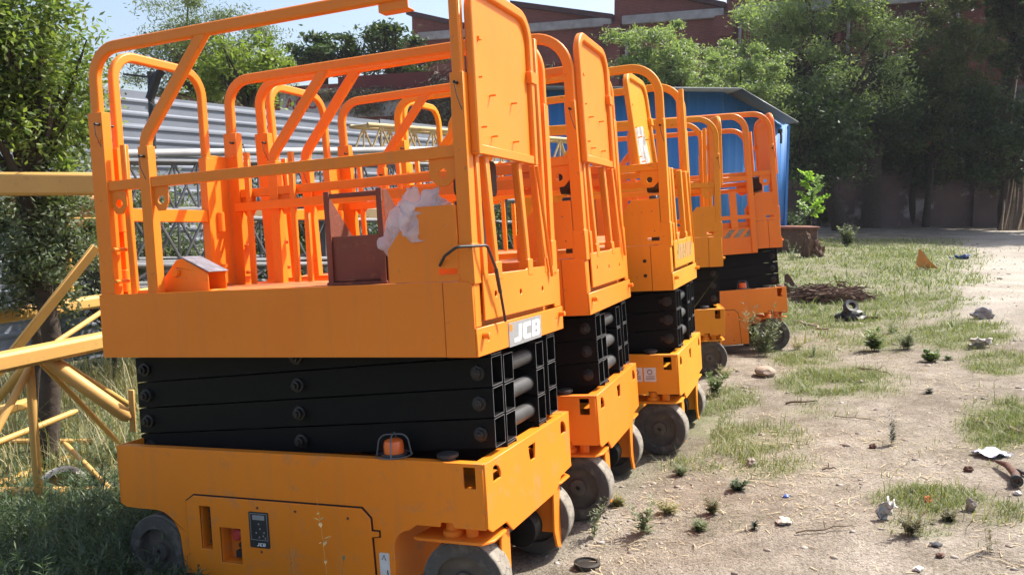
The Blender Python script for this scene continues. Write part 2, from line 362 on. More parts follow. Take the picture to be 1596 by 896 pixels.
F = np.stack([ii[:-1, :-1], ii[:-1, 1:], ii[1:, 1:], ii[1:, :-1]], -1).reshape(-1, 4)
def groundmat():
    m = bpy.data.materials.new('dirt'); m.use_nodes = True; t = m.node_tree; N = t.nodes; L = t.links
    p = N['Principled BSDF']; p.inputs['Roughness'].default_value = .95; p.inputs['Specular IOR Level'].default_value = .15
    co = N.new('ShaderNodeTexCoord')
    def noise(s, d=8, ro=.6):
        n = N.new('ShaderNodeTexNoise'); n.inputs['Scale'].default_value = s; n.inputs['Detail'].default_value = d; n.inputs['Roughness'].default_value = ro
        L.new(co.outputs['Object'], n.inputs['Vector']); return n.outputs['Fac']
    def ramp(f, stops):
        r = N.new('ShaderNodeValToRGB'); e = r.color_ramp.elements
        while len(e) < len(stops): e.new(.5)
        for i, (q, c) in enumerate(stops): e[i].position = q; e[i].color = (*c, 1)
        L.new(f, r.inputs['Fac']); return r.outputs['Color']
    def mix(f, a, b, bt='MIX'):
        k = N.new('ShaderNodeMix'); k.data_type = 'RGBA'; k.blend_type = bt
        if isinstance(f, float): k.inputs['Factor'].default_value = f
        else: L.new(f, k.inputs['Factor'])
        for q, w in ((a, 'A'), (b, 'B')):
            if isinstance(q, tuple): k.inputs[w].default_value = (*q, 1)
            else: L.new(q, k.inputs[w])
        return k.outputs['Result']
    big = ramp(noise(.7, 6), [(.3, (.205, .175, .14)), (.5, (.29, .26, .215)), (.7, (.375, .34, .295))])
    mid = ramp(noise(5, 8, .7), [(.35, (.62, .58, .54)), (.65, (1.08, 1.06, 1.04))])
    c = mix(1.0, big, mid, 'MULTIPLY')
    fine = ramp(noise(55, 6, .75), [(.36, (.50, .46, .42)), (.5, (.95, .95, .95)), (.68, (1.25, 1.22, 1.18))])
    c = mix(1.0, c, fine, 'MULTIPLY')
    at_ = N.new('ShaderNodeAttribute'); at_.attribute_name = 'grass'
    gc = ramp(noise(9, 8, .7), [(.3, (.11, .13, .05)), (.55, (.18, .19, .09)), (.7, (.27, .25, .15))])
    mf = N.new('ShaderNodeMath'); mf.operation = 'MULTIPLY'; mf.inputs[1].default_value = .88; L.new(at_.outputs['Fac'], mf.inputs[0])
    c = mix(mf.outputs[0], c, gc)
    at2 = N.new('ShaderNodeAttribute'); at2.attribute_name = 'track'
    c = mix(at2.outputs['Fac'], c, mix(1.0, (.48, .44, .385), fine, 'MULTIPLY'))
    L.new(c, p.inputs['Base Color'])
    hb = N.new('ShaderNodeMath'); hb.operation = 'ADD'; L.new(noise(14, 10, .7), hb.inputs[0]); L.new(noise(90, 4, .6), hb.inputs[1])
    b = N.new('ShaderNodeBump'); b.inputs['Strength'].default_value = .7; b.inputs['Distance'].default_value = .025; L.new(hb.outputs[0], b.inputs['Height']); L.new(b.outputs['Normal'], p.inputs['Normal'])
    return m
ground = npmesh('ground', V, F, groundmat(), smooth=True)
a_ = ground.data.attributes.new('grass', 'FLOAT', 'POINT'); a_.data.foreach_set('value', grass_mask(X, Y).astype(np.float32).ravel())
PXg, PYg = px_of(X, Y, Z)
trk = .75*sst(1430, 1570, PXg+.35*(PYg-400))*sst(560, 470, PYg)*sst(352, 366, PYg)*(Y > 5)*np.clip(.75+lown(X, Y, .8, 66)*.6, 0, 1)
trk = np.maximum(trk, .22*sst(900, 1000, PXg)*sst(800, 880, PYg)*(Y > 1)*(Y < 9)*np.clip(.6+lown(X, Y, 1.5, 67), 0, 1))
b_ = ground.data.attributes.new('track', 'FLOAT', 'POINT'); b_.data.foreach_set('value', trk.astype(np.float32).ravel())
tag(ground, 'pale trodden dirt yard with patches of grass', kind='structure')

# ------------------------------------------------------------------ leaves, blades
def rand_dirs(n):
    v = RNG.normal(size=(n, 3)); return v/np.linalg.norm(v, axis=1)[:, None]
def leaves(P, size, aspect=.45, droop=0, up=.5):
    n = len(P); d = rand_dirs(n); d[:, 2] = d[:, 2]*.7-droop; d /= np.linalg.norm(d, axis=1)[:, None]
    nn = rand_dirs(n); nn[:, 2] = np.abs(nn[:, 2])+up
    s = np.cross(d, nn); s /= np.linalg.norm(s, axis=1)[:, None]+1e-9
    L_ = (size*RNG.uniform(.6, 1.35, n))[:, None]
    a = P-d*L_*.5; b = P+s*L_*aspect*.5-d*L_*.08; c = P+d*L_*.5; e = P-s*L_*aspect*.5-d*L_*.08
    V = np.stack([a, b, c, e], 1).reshape(-1, 3); F = np.arange(4*n).reshape(n, 4)
    return V, F
def blob_pts(c, r, n, clumps=40, csize=.28, shell=.55, seed=0, flat=0):
    """points in leaf clumps spread through an uneven ellipsoid"""
    g = np.random.default_rng(seed); c = np.array(c); r = np.array(r)
    d = g.normal(size=(clumps, 3)); d /= np.linalg.norm(d, axis=1)[:, None]
    rad = shell+(1-shell)*g.random(clumps)**.7; rad *= g.uniform(.75, 1.12, clumps)
    cc = d*rad[:, None]
    k = g.integers(0, clumps, n); sz = csize*g.uniform(.5, 1.3, clumps)
    q = g.normal(size=(n, 3))*.55; q[:, 2] *= .7
    p = cc[k]+q*sz[k][:, None]
    return c+p*r, c+cc*r
def tree(name, label, c, r, ground_pt, n, leaf, lm, trunk_r=.12, clumps=45, csize=.30, seed=1, shell=.5, cat='tree', group=None, droop=0, aspect=.45, limbs=10, bark=None):
    t = thing(name, label, cat, tuple(ground_pt), group=group); o = Vector(ground_pt)
    P, cc = blob_pts(np.array(c)-np.array(o), r, n, clumps, csize, shell, seed)
    Vv, Ff = leaves(P, leaf, aspect, droop); npmesh('crown', Vv, Ff, lm, t)
    g = random.Random(seed); m = MB(); top = Vector(c)-o
    fork = top*0.5; fork.z = max(.3*top.z, top.z-r[2]*.9); base = Vector((0, 0, -.15))
    mid = (base+fork)*.5+Vector((g.uniform(-.1, .1), g.uniform(-.1, .1), 0))*top.z*.3
    m.tube([base, mid, fork], [trunk_r*1.25, trunk_r, trunk_r*.8], 10)
    for i in range(limbs):
        e = Vector(cc[g.randrange(len(cc))]); q = fork.lerp(e, .5)+Vector((g.uniform(-.15, .15)*r[0], g.uniform(-.15, .15)*r[1], g.uniform(0, .12)*r[2]))
        m.tube([fork, q, e], [trunk_r*.5, trunk_r*.28, trunk_r*.08], 6)
        for _ in range(2):
            e2 = Vector(cc[g.randrange(len(cc))]); e2 = q.lerp(e2, .6); m.tube([q, q.lerp(e2, .5)+Vector((0, 0, .05*r[2])), e2], [trunk_r*.2, trunk_r*.12, trunk_r*.04], 5)
    m.build('trunk', bark or BARK, t, smooth=60, fixn=False)
    return t
def blades(pts, h, w, lean=.45, seed=0):
    g = np.random.default_rng(seed); n = len(pts); a = g.uniform(0, 6.28, n); H = h*(.4+g.gamma(1.6, .38, n))*np.clip(1+.8*lown(pts[:, 0], pts[:, 1], 3.0, 90+seed), .35, 2.2)
    d = np.stack([np.cos(a), np.sin(a), np.zeros(n)], 1); s = np.stack([-np.sin(a), np.cos(a), np.zeros(n)], 1)
    ln = lean*g.uniform(0, 1.2, n); W_ = (w*g.uniform(.6, 1.3, n))[:, None]
    m = pts+d*(H*ln*.35)[:, None]+np.array([0, 0, 1])*(H*.6)[:, None]; t = pts+d*(H*ln)[:, None]+np.array([0, 0, 1])*H[:, None]
    V = np.stack([pts-s*W_/2, pts+s*W_/2, m+s*W_*.4, m-s*W_*.4, t+s*W_*.06, t-s*W_*.06], 1).reshape(-1, 3)
    i = np.arange(n)[:, None]*6
    return V, np.concatenate([i+np.array([[0, 1, 2, 3]]), i+np.array([[3, 2, 4, 5]])])
# ------------------------------------------------------------------ scissor lifts
LC, WC, ZC = 1.79, .98, .60
def sidefn(y): return lambda u, v, w: (u, y+w, v)
def endfn(x): return lambda u, v, w: (x+w, u, v)
def letters(word_boxes, fn, t, m):
    """J, C, B as heavy blocky outlines; each box is (char, u0, u1, v0, v1)"""
    for ch, u0, u1, v0, v1 in word_boxes:
        f = lambda a, b: (u0+(u1-u0)*a+(v1-v0)*.12*b, v0+(v1-v0)*b)
        if ch == 'J': o = [(.55, 1), (1, 1), (1, .25), (.85, .05), (.7, 0), (0, 0), (0, .26), (.55, .26)]; h = []
        elif ch == 'C': o = [(1, 1), (.22, 1), (.06, .93), (0, .8), (0, .2), (.06, .07), (.22, 0), (1, 0), (1, .27), (.42, .27), (.42, .73), (1, .73)]; h = []
        else:
            o = [(0, 0), (.78, 0), (.95, .08), (1, .22), (1, .38), (.92, .5), (1, .62), (1, .8), (.93, .93), (.76, 1), (0, 1)]
            h = [[(.38, .2), (.64, .2), (.64, .4), (.38, .4)], [(.38, .6), (.62, .6), (.62, .8), (.38, .8)]]
        m.plate([f(*p) for p in o], [[f(*p) for p in q] for q in h], fn, t)
def guardrail(root, y, xr, P, near, bracket=False, name='guardrail'):
    m = MB(); w = .042; ym = y
    rp = fillet([(.0, 1.27, 0), (.0, 2.35, 0), (xr-.022, 2.35, 0), (xr-.022, 1.27, 0)], [.13, .17])
    if bracket: rp = fillet([(.0, 1.27, 0), (.0, 2.35, 0), (1.575, 2.35, 0)], .13); m.planar([(xr-.024, ym, 1.27), (xr-.024, ym, 2.36)], .036, .044, (0, 1, 0))
    m.planar([Vector((p.x, ym, p.y)) for p in rp], .036, .05, (0, 1, 0))
    m.planar([Vector((p.x, ym+.002, p.y)) for p in fillet([(.262, 1.27, 0), (.262, 1.94, 0), (.62, 2.345, 0)], .09)], .034, .052, (0, 1, 0))
    m.box(.02, xr-.03, ym-.017, ym+.015, 1.728, 1.772)
    s = 1 if near else -1
    if not near:
        m.box(.03, xr-.03, ym-.05, ym-.018, 1.655, 1.70)
        for x, z in ((.115, 1.96), (.395, 1.94), (.475, 1.62)): m.planar([(x, ym-.035, 1.268), (x+.004, ym-.035, z)], .026, .030, (0, 1, 0))
    else: m.planar([(.105, ym+.035, 1.268), (.10, ym+.035, 1.93)], .026, .032, (0, 1, 0))
    # sleeves of the folding posts
    m.box(-.036, .047, ym-.024, ym+.024, 1.262, 2.075); m.box(xr-.05, xr+.004, ym-.026, ym+.026, 1.262, 2.03)
    m.box(.235, .292, ym-.022, ym+.022, 1.262, 1.905); m.box(xr-.06, xr+.008, ym-.03, ym+.03, 1.262, 1.41)
    for x0, x1 in ((.045, .135), (.29, .37), (xr-.165, xr-.05)):
        cx = (x0+x1)/2; m.plate([(x0, 1.73), (x0, 1.66), (cx-.02, 1.625), (cx+.02, 1.625), (x1, 1.66), (x1, 1.73)], [circ(cx, 1.672, .018, 14)], sidefn(ym-.006), .008)
    for z in (1.33, 1.47, 1.95): m.lathe([(.010, -.036), (.010, .036)], (.07 if z < 1.9 else .02, ym, z), 'Y', 8)
    if bracket:
        m.box(1.45, 1.575, ym-.004, ym+.004, 2.292, 2.345); m.box(1.45, 1.575, ym, ym+.05, 2.292, 2.298)
    o = m.build(name, P, root, bevel=.002, seg=1)
    for x, z in ((.03, 2.02), (xr-.02, 1.99), (.27, 1.86)):
        k = MB().lathe([(.006, -.05), (.006, .05)], (x, ym, z), 'Y', 8); k.tube([(x, ym-.05*s, z), (x+.01, ym-.056*s, z-.05), (x+.02, ym-.04*s, z-.10)], .002, 5); k.build('locking_pin', BOLT, o)
    return o
def make_wheel(root, x, y, steer, outer, P):
    r = .167; w = .062
    A = Matrix.Translation((x, y, WZ+r)) @ Matrix.Rotation(steer, 4, 'Z')
    ax = (A.to_3x3() @ Vector((0, 1, 0)), A.to_3x3() @ Vector((0, 0, 1)), A.to_3x3() @ Vector((1, 0, 0)))
    prof = [(.108, -w), (.150, -w), (.161, -w+.005), (.165, -w+.014), (.165, w-.014), (.161, w-.005), (.150, w), (.108, w)]
    m = MB().lathe([(.108, -w+.03), (.092, -w+.034), (.088, -w+.052), (.045, -w+.045), (.04, -w+.012), (.012, -w+.01), (.012, w-.01), (.04, w-.012), (.045, w-.045), (.088, w-.052), (.092, w-.034), (.108, w-.03)], A.translation, ax, 36)
    for k in range(6):
        a = k*math.pi/3; c = A @ Vector((.064*math.cos(a), 0, .064*math.sin(a)))
        m.lathe([(.009, -w+.028), (.009, w-.028)], c, ax, 6)
    wh = m.build('wheel', RIM, root)
    t = MB().lathe(prof, A.translation, ax, 56, close=True)
    ty = t.build('tyre', RUB, wh, smooth=30)
    MB().lathe([(.160, -w+.006), (.1655, -w+.012), (.167, -w+.020), (.167, w-.020), (.1655, w-.012), (.160, w-.006)], A.translation, ax, 72, close=True).build('tread', TREAD, wh, smooth=40)
    g = MB()
    for k in range(20):           # chevron groove lines, drawn as thin dark strips on the tread
        a = 2*math.pi*k/20
        for pa, pb in (((0, .0), (.10, .026)), ((.10, .026), (.05, .044)), ((0, .0), (.10, -.026)), ((.10, -.026), (.05, -.044)), ((.10, .026), (.314, .0)), ):
            q = []
            for (aa, yy) in (pa, pb):
                for dd in (-.008, .008): q.append(A @ Vector((.1674*math.sin(a+aa+dd), yy, .1674*math.cos(a+aa+dd))))
            g.add([q[0], q[1], q[3], q[2]], [(0, 1, 2, 3)])
    g.build('tread_groove', RIM, wh, smooth=0)
    return wh
def make_lift(k, label, P, PS=None, sign=False, bracket=False, console=False, stripes=False, gate_lean=0, gate_shift=0, xr=LC, labels=False, carton=None, screws=False, arms=4, steer=.0):
    loc, rot = LIFTS[k]; Mx = Matrix([list(rot[i])+[loc[i]] for i in range(3)]+[[0, 0, 0, 1]])
    root = thing('scissor_lift', label, 'scissor lift', matrix=Mx, group='scissor lifts parked side by side')
    PS = PS or CHA
    # ---- chassis
    def arc(cx, cz, r, a0, a1, n=7): return [(cx+r*math.cos(R(a0+(a1-a0)*i/n)), cz+r*math.sin(R(a0+(a1-a0)*i/n))) for i in range(n+1)]
    side = [(0, ZC), (0, .34), (.03, .325), (.10, .322), (.20, .322)]+arc(.20, .19, .132, 85, 0)+[(.345, .055), (1.39, .055), (1.395, .20)]+arc(1.475, .25, .08, 180, 95)[0:]+[(1.50, .352), (1.60, .352), (1.605, .37), (1.655, .37), (1.66, .352), (1.79, .352), (1.79, ZC)]
    sw = [(.452, .36), (.452, .175), (.512, .175), (.512, .36)]; b2 = [(.555, .275), (.555, .125), (.665, .125), (.665, .275)]
    cut = [(1.708, .585), (1.708, .505), (1.758, .505), (1.758, .585)]
    m = MB(); m.plate(side, [list(reversed(q)) for q in (sw, b2, cut)], sidefn(0), .010); m.plate(side, [list(reversed(cut))], sidefn(WC-.010), .010)
    end = [(.0, ZC), (0, .36), (.04, .335), (.175, .33), (.235, .278), (.76, .278), (.83, .33), (.985, .338), (WC, .36), (WC, ZC)]
    def moon(cy, f=1): return [(cy-.032, .555), (cy-.03, .515), (cy+.045, .515), (cy+.042, .54), (cy+.025, .562), (cy-.005, .575), (cy-.025, .572)]
    hm = [(.44, .560), (.45, .515), (.465, .495), (.515, .495), (.52, .560)]
    m.plate(end, [list(reversed(moon(.10))), hm[::-1], list(reversed(moon(.885)))], endfn(LC), .010)
    m.plate([(0, ZC), (0, .34), (WC, .34), (WC, ZC)], [], endfn(-.004), .010)
    m.box(.006, LC-.002, .0102, .05, ZC-.012, ZC-.002); m.box(.006, LC-.002, WC-.05, WC-.0102, ZC-.012, ZC-.002)      # folded top lips
    m.box(LC-.05, LC-.002, .052, WC-.052, ZC-.014, ZC-.004)
    m.box(.36, 1.38, .012, WC-.012, .06, .075); m.box(.36, .37, .012, WC-.012, .076, .5); m.box(1.375, 1.385, .012, WC-.012, .076, .5)
    m.box(.01, LC-.01, .08, WC-.08, .45, .46)
    ch = m.build('chassis', PS, root, bevel=.0025, seg=1)
    # access panel with its recesses
    pan = [(.382, .062), (.382, .375), (.425, .402), (1.262, .402), (1.30, .365), (1.302, .315), (1.335, .315), (1.335, .297), (1.302, .292), (1.31, .062)]
    g = [(.376, .058), (.376, .378), (.422, .408), (1.265, .408), (1.306, .368), (1.308, .320), (1.340, .320), (1.340, .292), (1.308, .288), (1.316, .058)]
    MB().plate(g, [sw[::-1], b2[::-1]], sidefn(-.0025), .0020).build('panel_gap', DARK, ch)
    ap = MB().plate(pan, [sw[::-1], b2[::-1]], sidefn(-.0095), .0065).build('access_panel', PS, root, bevel=.0015, seg=1)
    r_ = MB()
    for (x0, x1, z0, z1) in ((.452, .512, .175, .36), (.555, .665, .125, .275)):
        for q in ((x0-.004, x0, .0105, .06, z0, z1), (x1, x1+.004, .0105, .06, z0, z1), (x0-.004, x1+.004, .0105, .06, z0-.004, z0-.0002), (x0-.004, x1+.004, .0105, .06, z1+.0002, z1+.004), (x0-.004, x1+.004, .0602, .064, z0-.004, z1+.004)): r_.box(*q)
    r_.build('recess', PS, ap)
    s_ = MB().box(.470, .511, .030, .058, .178, .357)
    for z in (.335, .30, .265, .20): s_.lathe([(.010, -.02), (.007, 0)], (.490, .034, z), 'Y', 10)
    s_.build('switch_strip', BLKD, ap, bevel=.002)
    e_ = MB().lathe([(.012, 0), (.012, -.02), (.026, -.022), (.026, -.034), (.018, -.04)], (.615, .058, .235), 'Y', 20); e_.build('stop_button', REDB, ap)
    e_ = MB().box(.60, .655, .03, .058, .135, .165); e_.lathe([(.014, 0), (.014, -.015)], (.63, .045, .19), 'Y', 12); e_.build('charger_socket', BLKD, ap, bevel=.002)
    kp = MB().plate(rrect(.715, .815, .205, .355, .006), [], sidefn(-.012), .002).build('control_decal', BLKD, ap)
    q = MB(); q.plate([(.722, .237), (.722, .349), (.808, .349), (.808, .237)], [[(.724, .239), (.806, .239), (.806, .347), (.724, .347)]], sidefn(-.0128), .0006); q.plate([(.735, .322), (.735, .342), (.795, .342), (.795, .322)], [], sidefn(-.0128), .0006)
    for ux, uz in ((.765, .305), (.770, .285), (.79, .27), (.785, .256), (.765, .25), (.75, .268), (.795, .247)): q.plate(circ(ux, uz, .004, 8), [], sidefn(-.0132), .0006)
    q.build('decal_print', LIGHTS, kp)
    if sign:
        q = MB(); letters([('J', .750, .762, .212, .226), ('C', .765, .777, .212, .226), ('B', .780, .793, .212, .226)], sidefn(-.0132), .0008, q)
        q.build('decal_lettering', WHT, kp)
    for x, z in ((.762, .372), (.77, .188), (.95, .37), (1.20, .36), (1.24, .10), (.43, .10)): MB().lathe([(.0055, 0), (.0055, -.003)], (x, -.0095, z), 'Y', 8).build('panel_screw', RUSTY, ap)
    if k == 1:
        l2 = MB().plate(rrect(1.328, 1.372, .120, .232, .006), [], sidefn(-.0025), .002).build('white_label', WHT, root)
        q = MB(); q.tube([(1.340, -.003, .205), (1.350, -.003, .224), (1.357, -.003, .203)], .0016, 5); q.tube([(1.362, -.003, .165), (1.364, -.003, .135)], .0022, 5); q.build('label_print', BOLT, l2)
    if labels:
        for i, x0 in enumerate((1.50, 1.585)):
            lb = MB().plate(rrect(x0, x0+.075, .432, .52, .004), [], sidefn(-.003), .002).build('warning_label', WHT, root)
            q = MB(); q.plate(circ(x0+.037, .492, .016, 14), [circ(x0+.037, .492, .012, 12)[::-1]], sidefn(-.0036), .0005)
            for zz in (.446, .455, .464): q.box(x0+.01, x0+.065, -.0036, -.0031, zz, zz+.003)
            q.build('label_print', BOLT, lb)
    # ---- beacon, cap
    bx = 1.385
    bm_ = MB().lathe([(.045, -.004), (.045, .006), (.052, .006), (.05, .012)], (bx, .06, ZC), 'Z', 24).build('beacon', BLKD, root)
    MB().lathe([(.040, .012), (.040, .045), (.036, .06), (.022, .068), (.004, .07)], (bx, .06, ZC), 'Z', 28).build('lens', AMBER, bm_)
    g_ = MB()
    for a in (R(20), R(110)):
        d = Vector((math.cos(a), math.sin(a), 0))*.068
        g_.tube(fillet([Vector((bx, .06, ZC+.004))-d, Vector((bx, .06, ZC+.085))-d*.8, Vector((bx, .06, ZC+.085))+d*.8, Vector((bx, .06, ZC+.004))+d], .035, 6), .003, 6)
    g_.lathe([(.070, .001), (.074, .004), (.070, .007), (.066, .004)], (bx, .06, ZC), 'Z', 24, close=True); g_.build('lens_guard', GALV, bm_)
    MB().lathe([(.030, -.03), (.030, .008), (.042, .009), (.042, .020), (.036, .023)], (1.622, .055, ZC), 'Z', 24).build('filler_cap', BLKD, root)
    # ---- wheels and steering
    for i, (x, y) in enumerate(WHEELS):
        make_wheel(root, x, y, steer if i > 1 else 0, i % 2 == 0, P)
    for s, y in ((1, .10), (-1, .88)):
        m = MB(); yi = y+s*.085
        m.plate([(1.475, y-.085), (1.50, y-.10), (1.77, y-.10), (1.80, y-.05), (1.80, y+.07), (1.76, y+.11), (1.50, y+.11)], [], lambda u, v, w: (u, v, .292+w), .010)
        m.plate([(yi-.03, .291), (yi-.045, .10), (yi-.02, .02), (yi+.025, .0), (yi+.05, .14), (yi+.05, .291)], [], lambda u, v, w: (1.772+w+.03*max(0, .1-v), u, v), .012); m.box(1.60, 1.771, yi+(-.002 if s > 0 else -.010), yi+(.010 if s > 0 else .002), .08, .291)
        m.lathe([(.040, 0), (.040, .02), (.028, .025), (.028, .055)], (1.62, y-.03*s, .302), 'Z', 20); m.lathe([(.024, 0), (.024, .05)], (1.70, y-.03*s, .302), 'Z', 16)
        m.build('steering_yoke', P, root, bevel=.002, seg=1)
        MB().lathe([(.06, 0), (.078, .01), (.078, .10), (.066, .115), (.05, .15)], (1.655, yi+(.012 if s > 0 else -.162), WZ+.175), 'Y', 28).build('hub_motor', BLK, root)
    MB().tube([(1.69, .25, .20), (1.69, .73, .20)], .012, 8).build('tie_rod', BOLT, root)
    # ---- scissor stack
    cols = [(.150, .250, 1), (.284, .382, -1), (.650, .742, -1), (.776, .880, 1)]
    z0 = .503 if arms == 4 else .38; pitch = .1185
    for ci, (ya, yb, sg) in enumerate(cols):
        for j in range(arms):
            zl = z0+pitch*j; za, zb = (zl, zl+.122) if sg > 0 else (zl+.112, zl-.005)
            xa, xb = (-.01, 1.782) if sg > 0 else (.03, 1.775)
            m = MB(); t = .0030; h = .112
            def q4(x, z, d=0): return [(x, ya+d, z+d), (x, yb-d, z+d), (x, yb-d, z+h-d), (x, ya+d, z+h-d)]
            vs = q4(xa, za)+q4(xb, zb)+q4(xa, za, t)+q4(xb, zb, t)
            fs = [(i, (i+1) % 4, 4+(i+1) % 4, 4+i) for i in range(4)]+[(8+i, 12+i, 12+(i+1) % 4, 8+(i+1) % 4) for i in range(4)]
            fs += [(i, 8+i, 8+(i+1) % 4, (i+1) % 4) for i in range(4)]+[(4+i, 4+(i+1) % 4, 12+(i+1) % 4, 12+i) for i in range(4)]
            m.add(vs, fs); arm = m.build('scissor_arm', BLK, root, smooth=30); arm.data.materials.append(EDGE)
            for p_ in arm.data.polygons:
                if abs(p_.normal.x) > .9 and p_.area < .0006: p_.material_index = 1
            if sg > 0:
                s = -1 if ci == 0 else 1; yo = ya if ci == 0 else yb
                for x in (.05, .89, 1.725):
                    pm = MB()
                    z = za+(zb-za)*(x-xa)/(xb-xa)+h/2
                    pr = [(.030, 0), (.030, s*.012), (.020, s*.014), (.020, s*.030), (.012, s*.032), (.011, s*.042)] if not screws else [(.034, 0), (.034, s*.010), (.026, s*.012), (.026, s*.028), (.012, s*.03)]
                    pm.lathe(pr, (x, yo, z), 'Y', 16 if x != 1.725 else 8)
                    if screws: pm.box(x-.012, x-.05, yo+min(0, s*.012), yo+max(0, s*.012), z-.012, z+.012)
                    pm.build('pivot_bolt', BOLT, arm)
    for j in range(arms-1):
        for x in (.055, 1.725):
            z = z0+pitch*(j+1)+(.05 if x > 1 else .04)
            MB().lathe([(.034, 0), (.034, .268)], (x, .382, z), 'Y', 20).build('cross_pin', PIN if x > 1 else BLK, root)
    # ---- platform
    x0p = -.04
    m = MB(); xs = xr-.122
    m.plate([(x0p, .995), (xs, .995), (xs, 1.274), (x0p, 1.274)], [], sidefn(0), .009)
    m.plate([(xs+.002, .994), (xr, .994), (xr, 1.255), (xr-.018, 1.272), (xs+.002, 1.272)], [], sidefn(-.0015), .010)
    m.plate([(x0p, .995), (xr, .995), (xr, 1.274), (x0p, 1.274)], [], sidefn(WC-.015), .009)
    m.box(x0p, x0p+.009, .0092, WC-.0152, .995, 1.27)
    m.plate([(.0, .994), (WC-.006, .994), (WC-.006, 1.10), (0, 1.10)], [circ(.10+.78*i, 1.05, .006, 8)[::-1] for i in (0, 1)], endfn(xr), .008)
    m.box(xr-.008, xr+.001, .010, .062, 1.102, 1.268); m.box(xr-.008, xr+.001, .885, WC-.016, 1.102, 1.268)
    for yy in (.055, .925): m.lathe([(.012, 0), (.012, .028)], (xr+.008, yy, 1.068), 'X', 10)
    m.build('platform_skirt', P, root, bevel=.0022, seg=1)
    MB().box(x0p+.01, xr-.01, .0102, WC-.017, 1.235, 1.266).build('platform_floor', DECK, root)
    MB().box(xr-.05, xr-.035, .012, WC-.02, 1.0, 1.233).build('inner_crossbeam', PS, root)
    for y in (.12, .83): MB().box(.02, xr-.06, y, y+.05, 1.10, 1.234).build('floor_beam', BLK, root)
    # control side plate rising from the skirt
    cp = [(xr-.345, 1.276), (xr-.345, 1.40), (xr-.22, 1.555), (xr-.052, 1.555), (xr-.052, 1.322), (xr-.135, 1.322), (xr-.135, 1.300), (xr-.052, 1.300), (xr-.052, 1.276)]
    pl = MB().plate(cp, [circ(xr-.09, 1.36, .004, 8)[::-1], circ(xr-.10, 1.48, .004, 8)[::-1]], sidefn(.0), .006)
    pl.box(xr-.06, xr-.052, .0062, .10, 1.325, 1.55)
    pl.build('side_plate', P, root, bevel=.0015, seg=1)
    if screws:
        for bx_, bz_ in ((xr-.29, 1.18), (xr-.16, 1.18), (xr-.29, 1.09), (xr-.16, 1.09)): MB().lathe([(.011, 0), (.011, -.008)], (bx_, -.001, bz_), 'Y', 10).build('bolt', BOLT, root)
    g1 = guardrail(root, .034, xr, P, True, bracket); g2 = guardrail(root, .90, xr, P, False)
    # entry arch at the rear end
    m = MB()
    m.planar([Vector((-.012, p.x, p.y)) for p in fillet([(.145, 1.268, 0), (.145, 2.36, 0), (.705, 2.36, 0), (.705, 1.268, 0)], .12)], .034, .044, (1, 0, 0))
    for y in (.145, .705): m.box(-.036, .012, y-.03, y+.03, 1.267, 1.93)
    m.box(-.03, .004, .176, .674, 1.60, 1.66)
    m.box(-.028, -.02, .062, .113, 1.27, 1.93); m.box(-.028, -.02, .737, .87, 1.27, 1.95)
    for y in (.10, .75):
        for z in (1.33, 1.60): m.lathe([(.020, -.05), (.020, .05)], (.018, y, z), 'Z', 14)
    m.build('entry_arch', P, root, bevel=.002, seg=1)
    # drive end gate: solid upper panel in a rounded frame, bars below
    xg = xr+.018
    T = Matrix.Translation((xg, 0, 1.755)) @ Matrix.Rotation(R(-gate_lean), 4, 'Y') @ Matrix.Translation((-xg-gate_shift, 0, -1.755))
    m = MB(); yy0 = .066; yy1 = .655
    m.planar([T @ Vector((xg, p.x, p.y)) for p in fillet([(yy0, 1.735, 0), (yy0, 2.355, 0), (yy1, 2.355, 0), (yy1, 1.735, 0)], .11)], .034, .042, (1, 0, 0))
    m.box(xg-.012, xg+.012, yy0+.02, yy1-.02, 1.738, 1.772, T)
    m.box(xg-.024, xg+.024, yy1-.034, yy1+.036, 2.08, 2.13, T)
    gf = m.build('gate_frame', P, root, bevel=.002, seg=1)
    pn = [(y_, z_) for y_, z_ in rrect(yy0+.018, yy1-.018, 1.765, 2.338, .095)[0:12]]+[(yy0+.018, 1.772), (yy1-.018, 1.772)]
    m = MB().plate(pn, [], lambda u, v, w: T @ Vector((xg-.006+w, u, v)), .004)
    for y, z in ((.22, 1.97), (.44, 1.97), (.22, 1.815), (.44, 1.815), (.12, 1.84), (.10, 2.02)):
        a = T @ Vector((xg-.002, y, z)); b = T @ Vector((xg+.024, y, z)); m.tube([a, b], .0045, 7)
    a = T @ Vector((xg+.006, .115, 2.24)); m.box(xg-.001, xg+.016, .105, .135, 2.16, 2.17, T)
    pnl = m.build('gate_panel', P, gf)
    if gate_lean:
        q = MB(); q.plate([(.14, 1.80), (.14, 2.02), (.42, 2.06), (.52, 1.84), (.40, 1.79)], [], lambda u, v, w: T @ Vector((xg-.0018+w, u, v)), .0006); q.build('torn_sticker', mat('torn_sticker', (.55, .53, .50), .8, (.10, .09, .08), 16, mx=.52), pnl)
    xb = xr-.005
    for ya, yb in ((.172, .222), (.510, .565), (.715, .772)):
        m = MB().planar([(xb, ya, 1.74), (xb, yb, 1.29)], .034, .042, (1, 0, 0)); m.box(xb-.021, xb+.021, yb-.028, yb+.028, 1.268, 1.335); m.build('gate_bar', P, root, bevel=.002, seg=1)
    m = MB().planar([(xb, .088, 1.74), (xb, .095, 1.28)], .030, .034, (1, 0, 0)); m.box(xb-.02, xb+.02, .078, .115, 1.268, 1.40); m.build('gate_bar', P, root, bevel=.002, seg=1)
    MB().tube([(xr+.03, .66, 1.73), (xr+.026, .80, 1.25)], .008, 6).build('brace_rod', P, root)
    MB().planar([(xb, .78, 2.30), (xb, .80, 1.28)], .034, .036, (1, 0, 0)).build('folded_post', P, root, bevel=.002, seg=1)
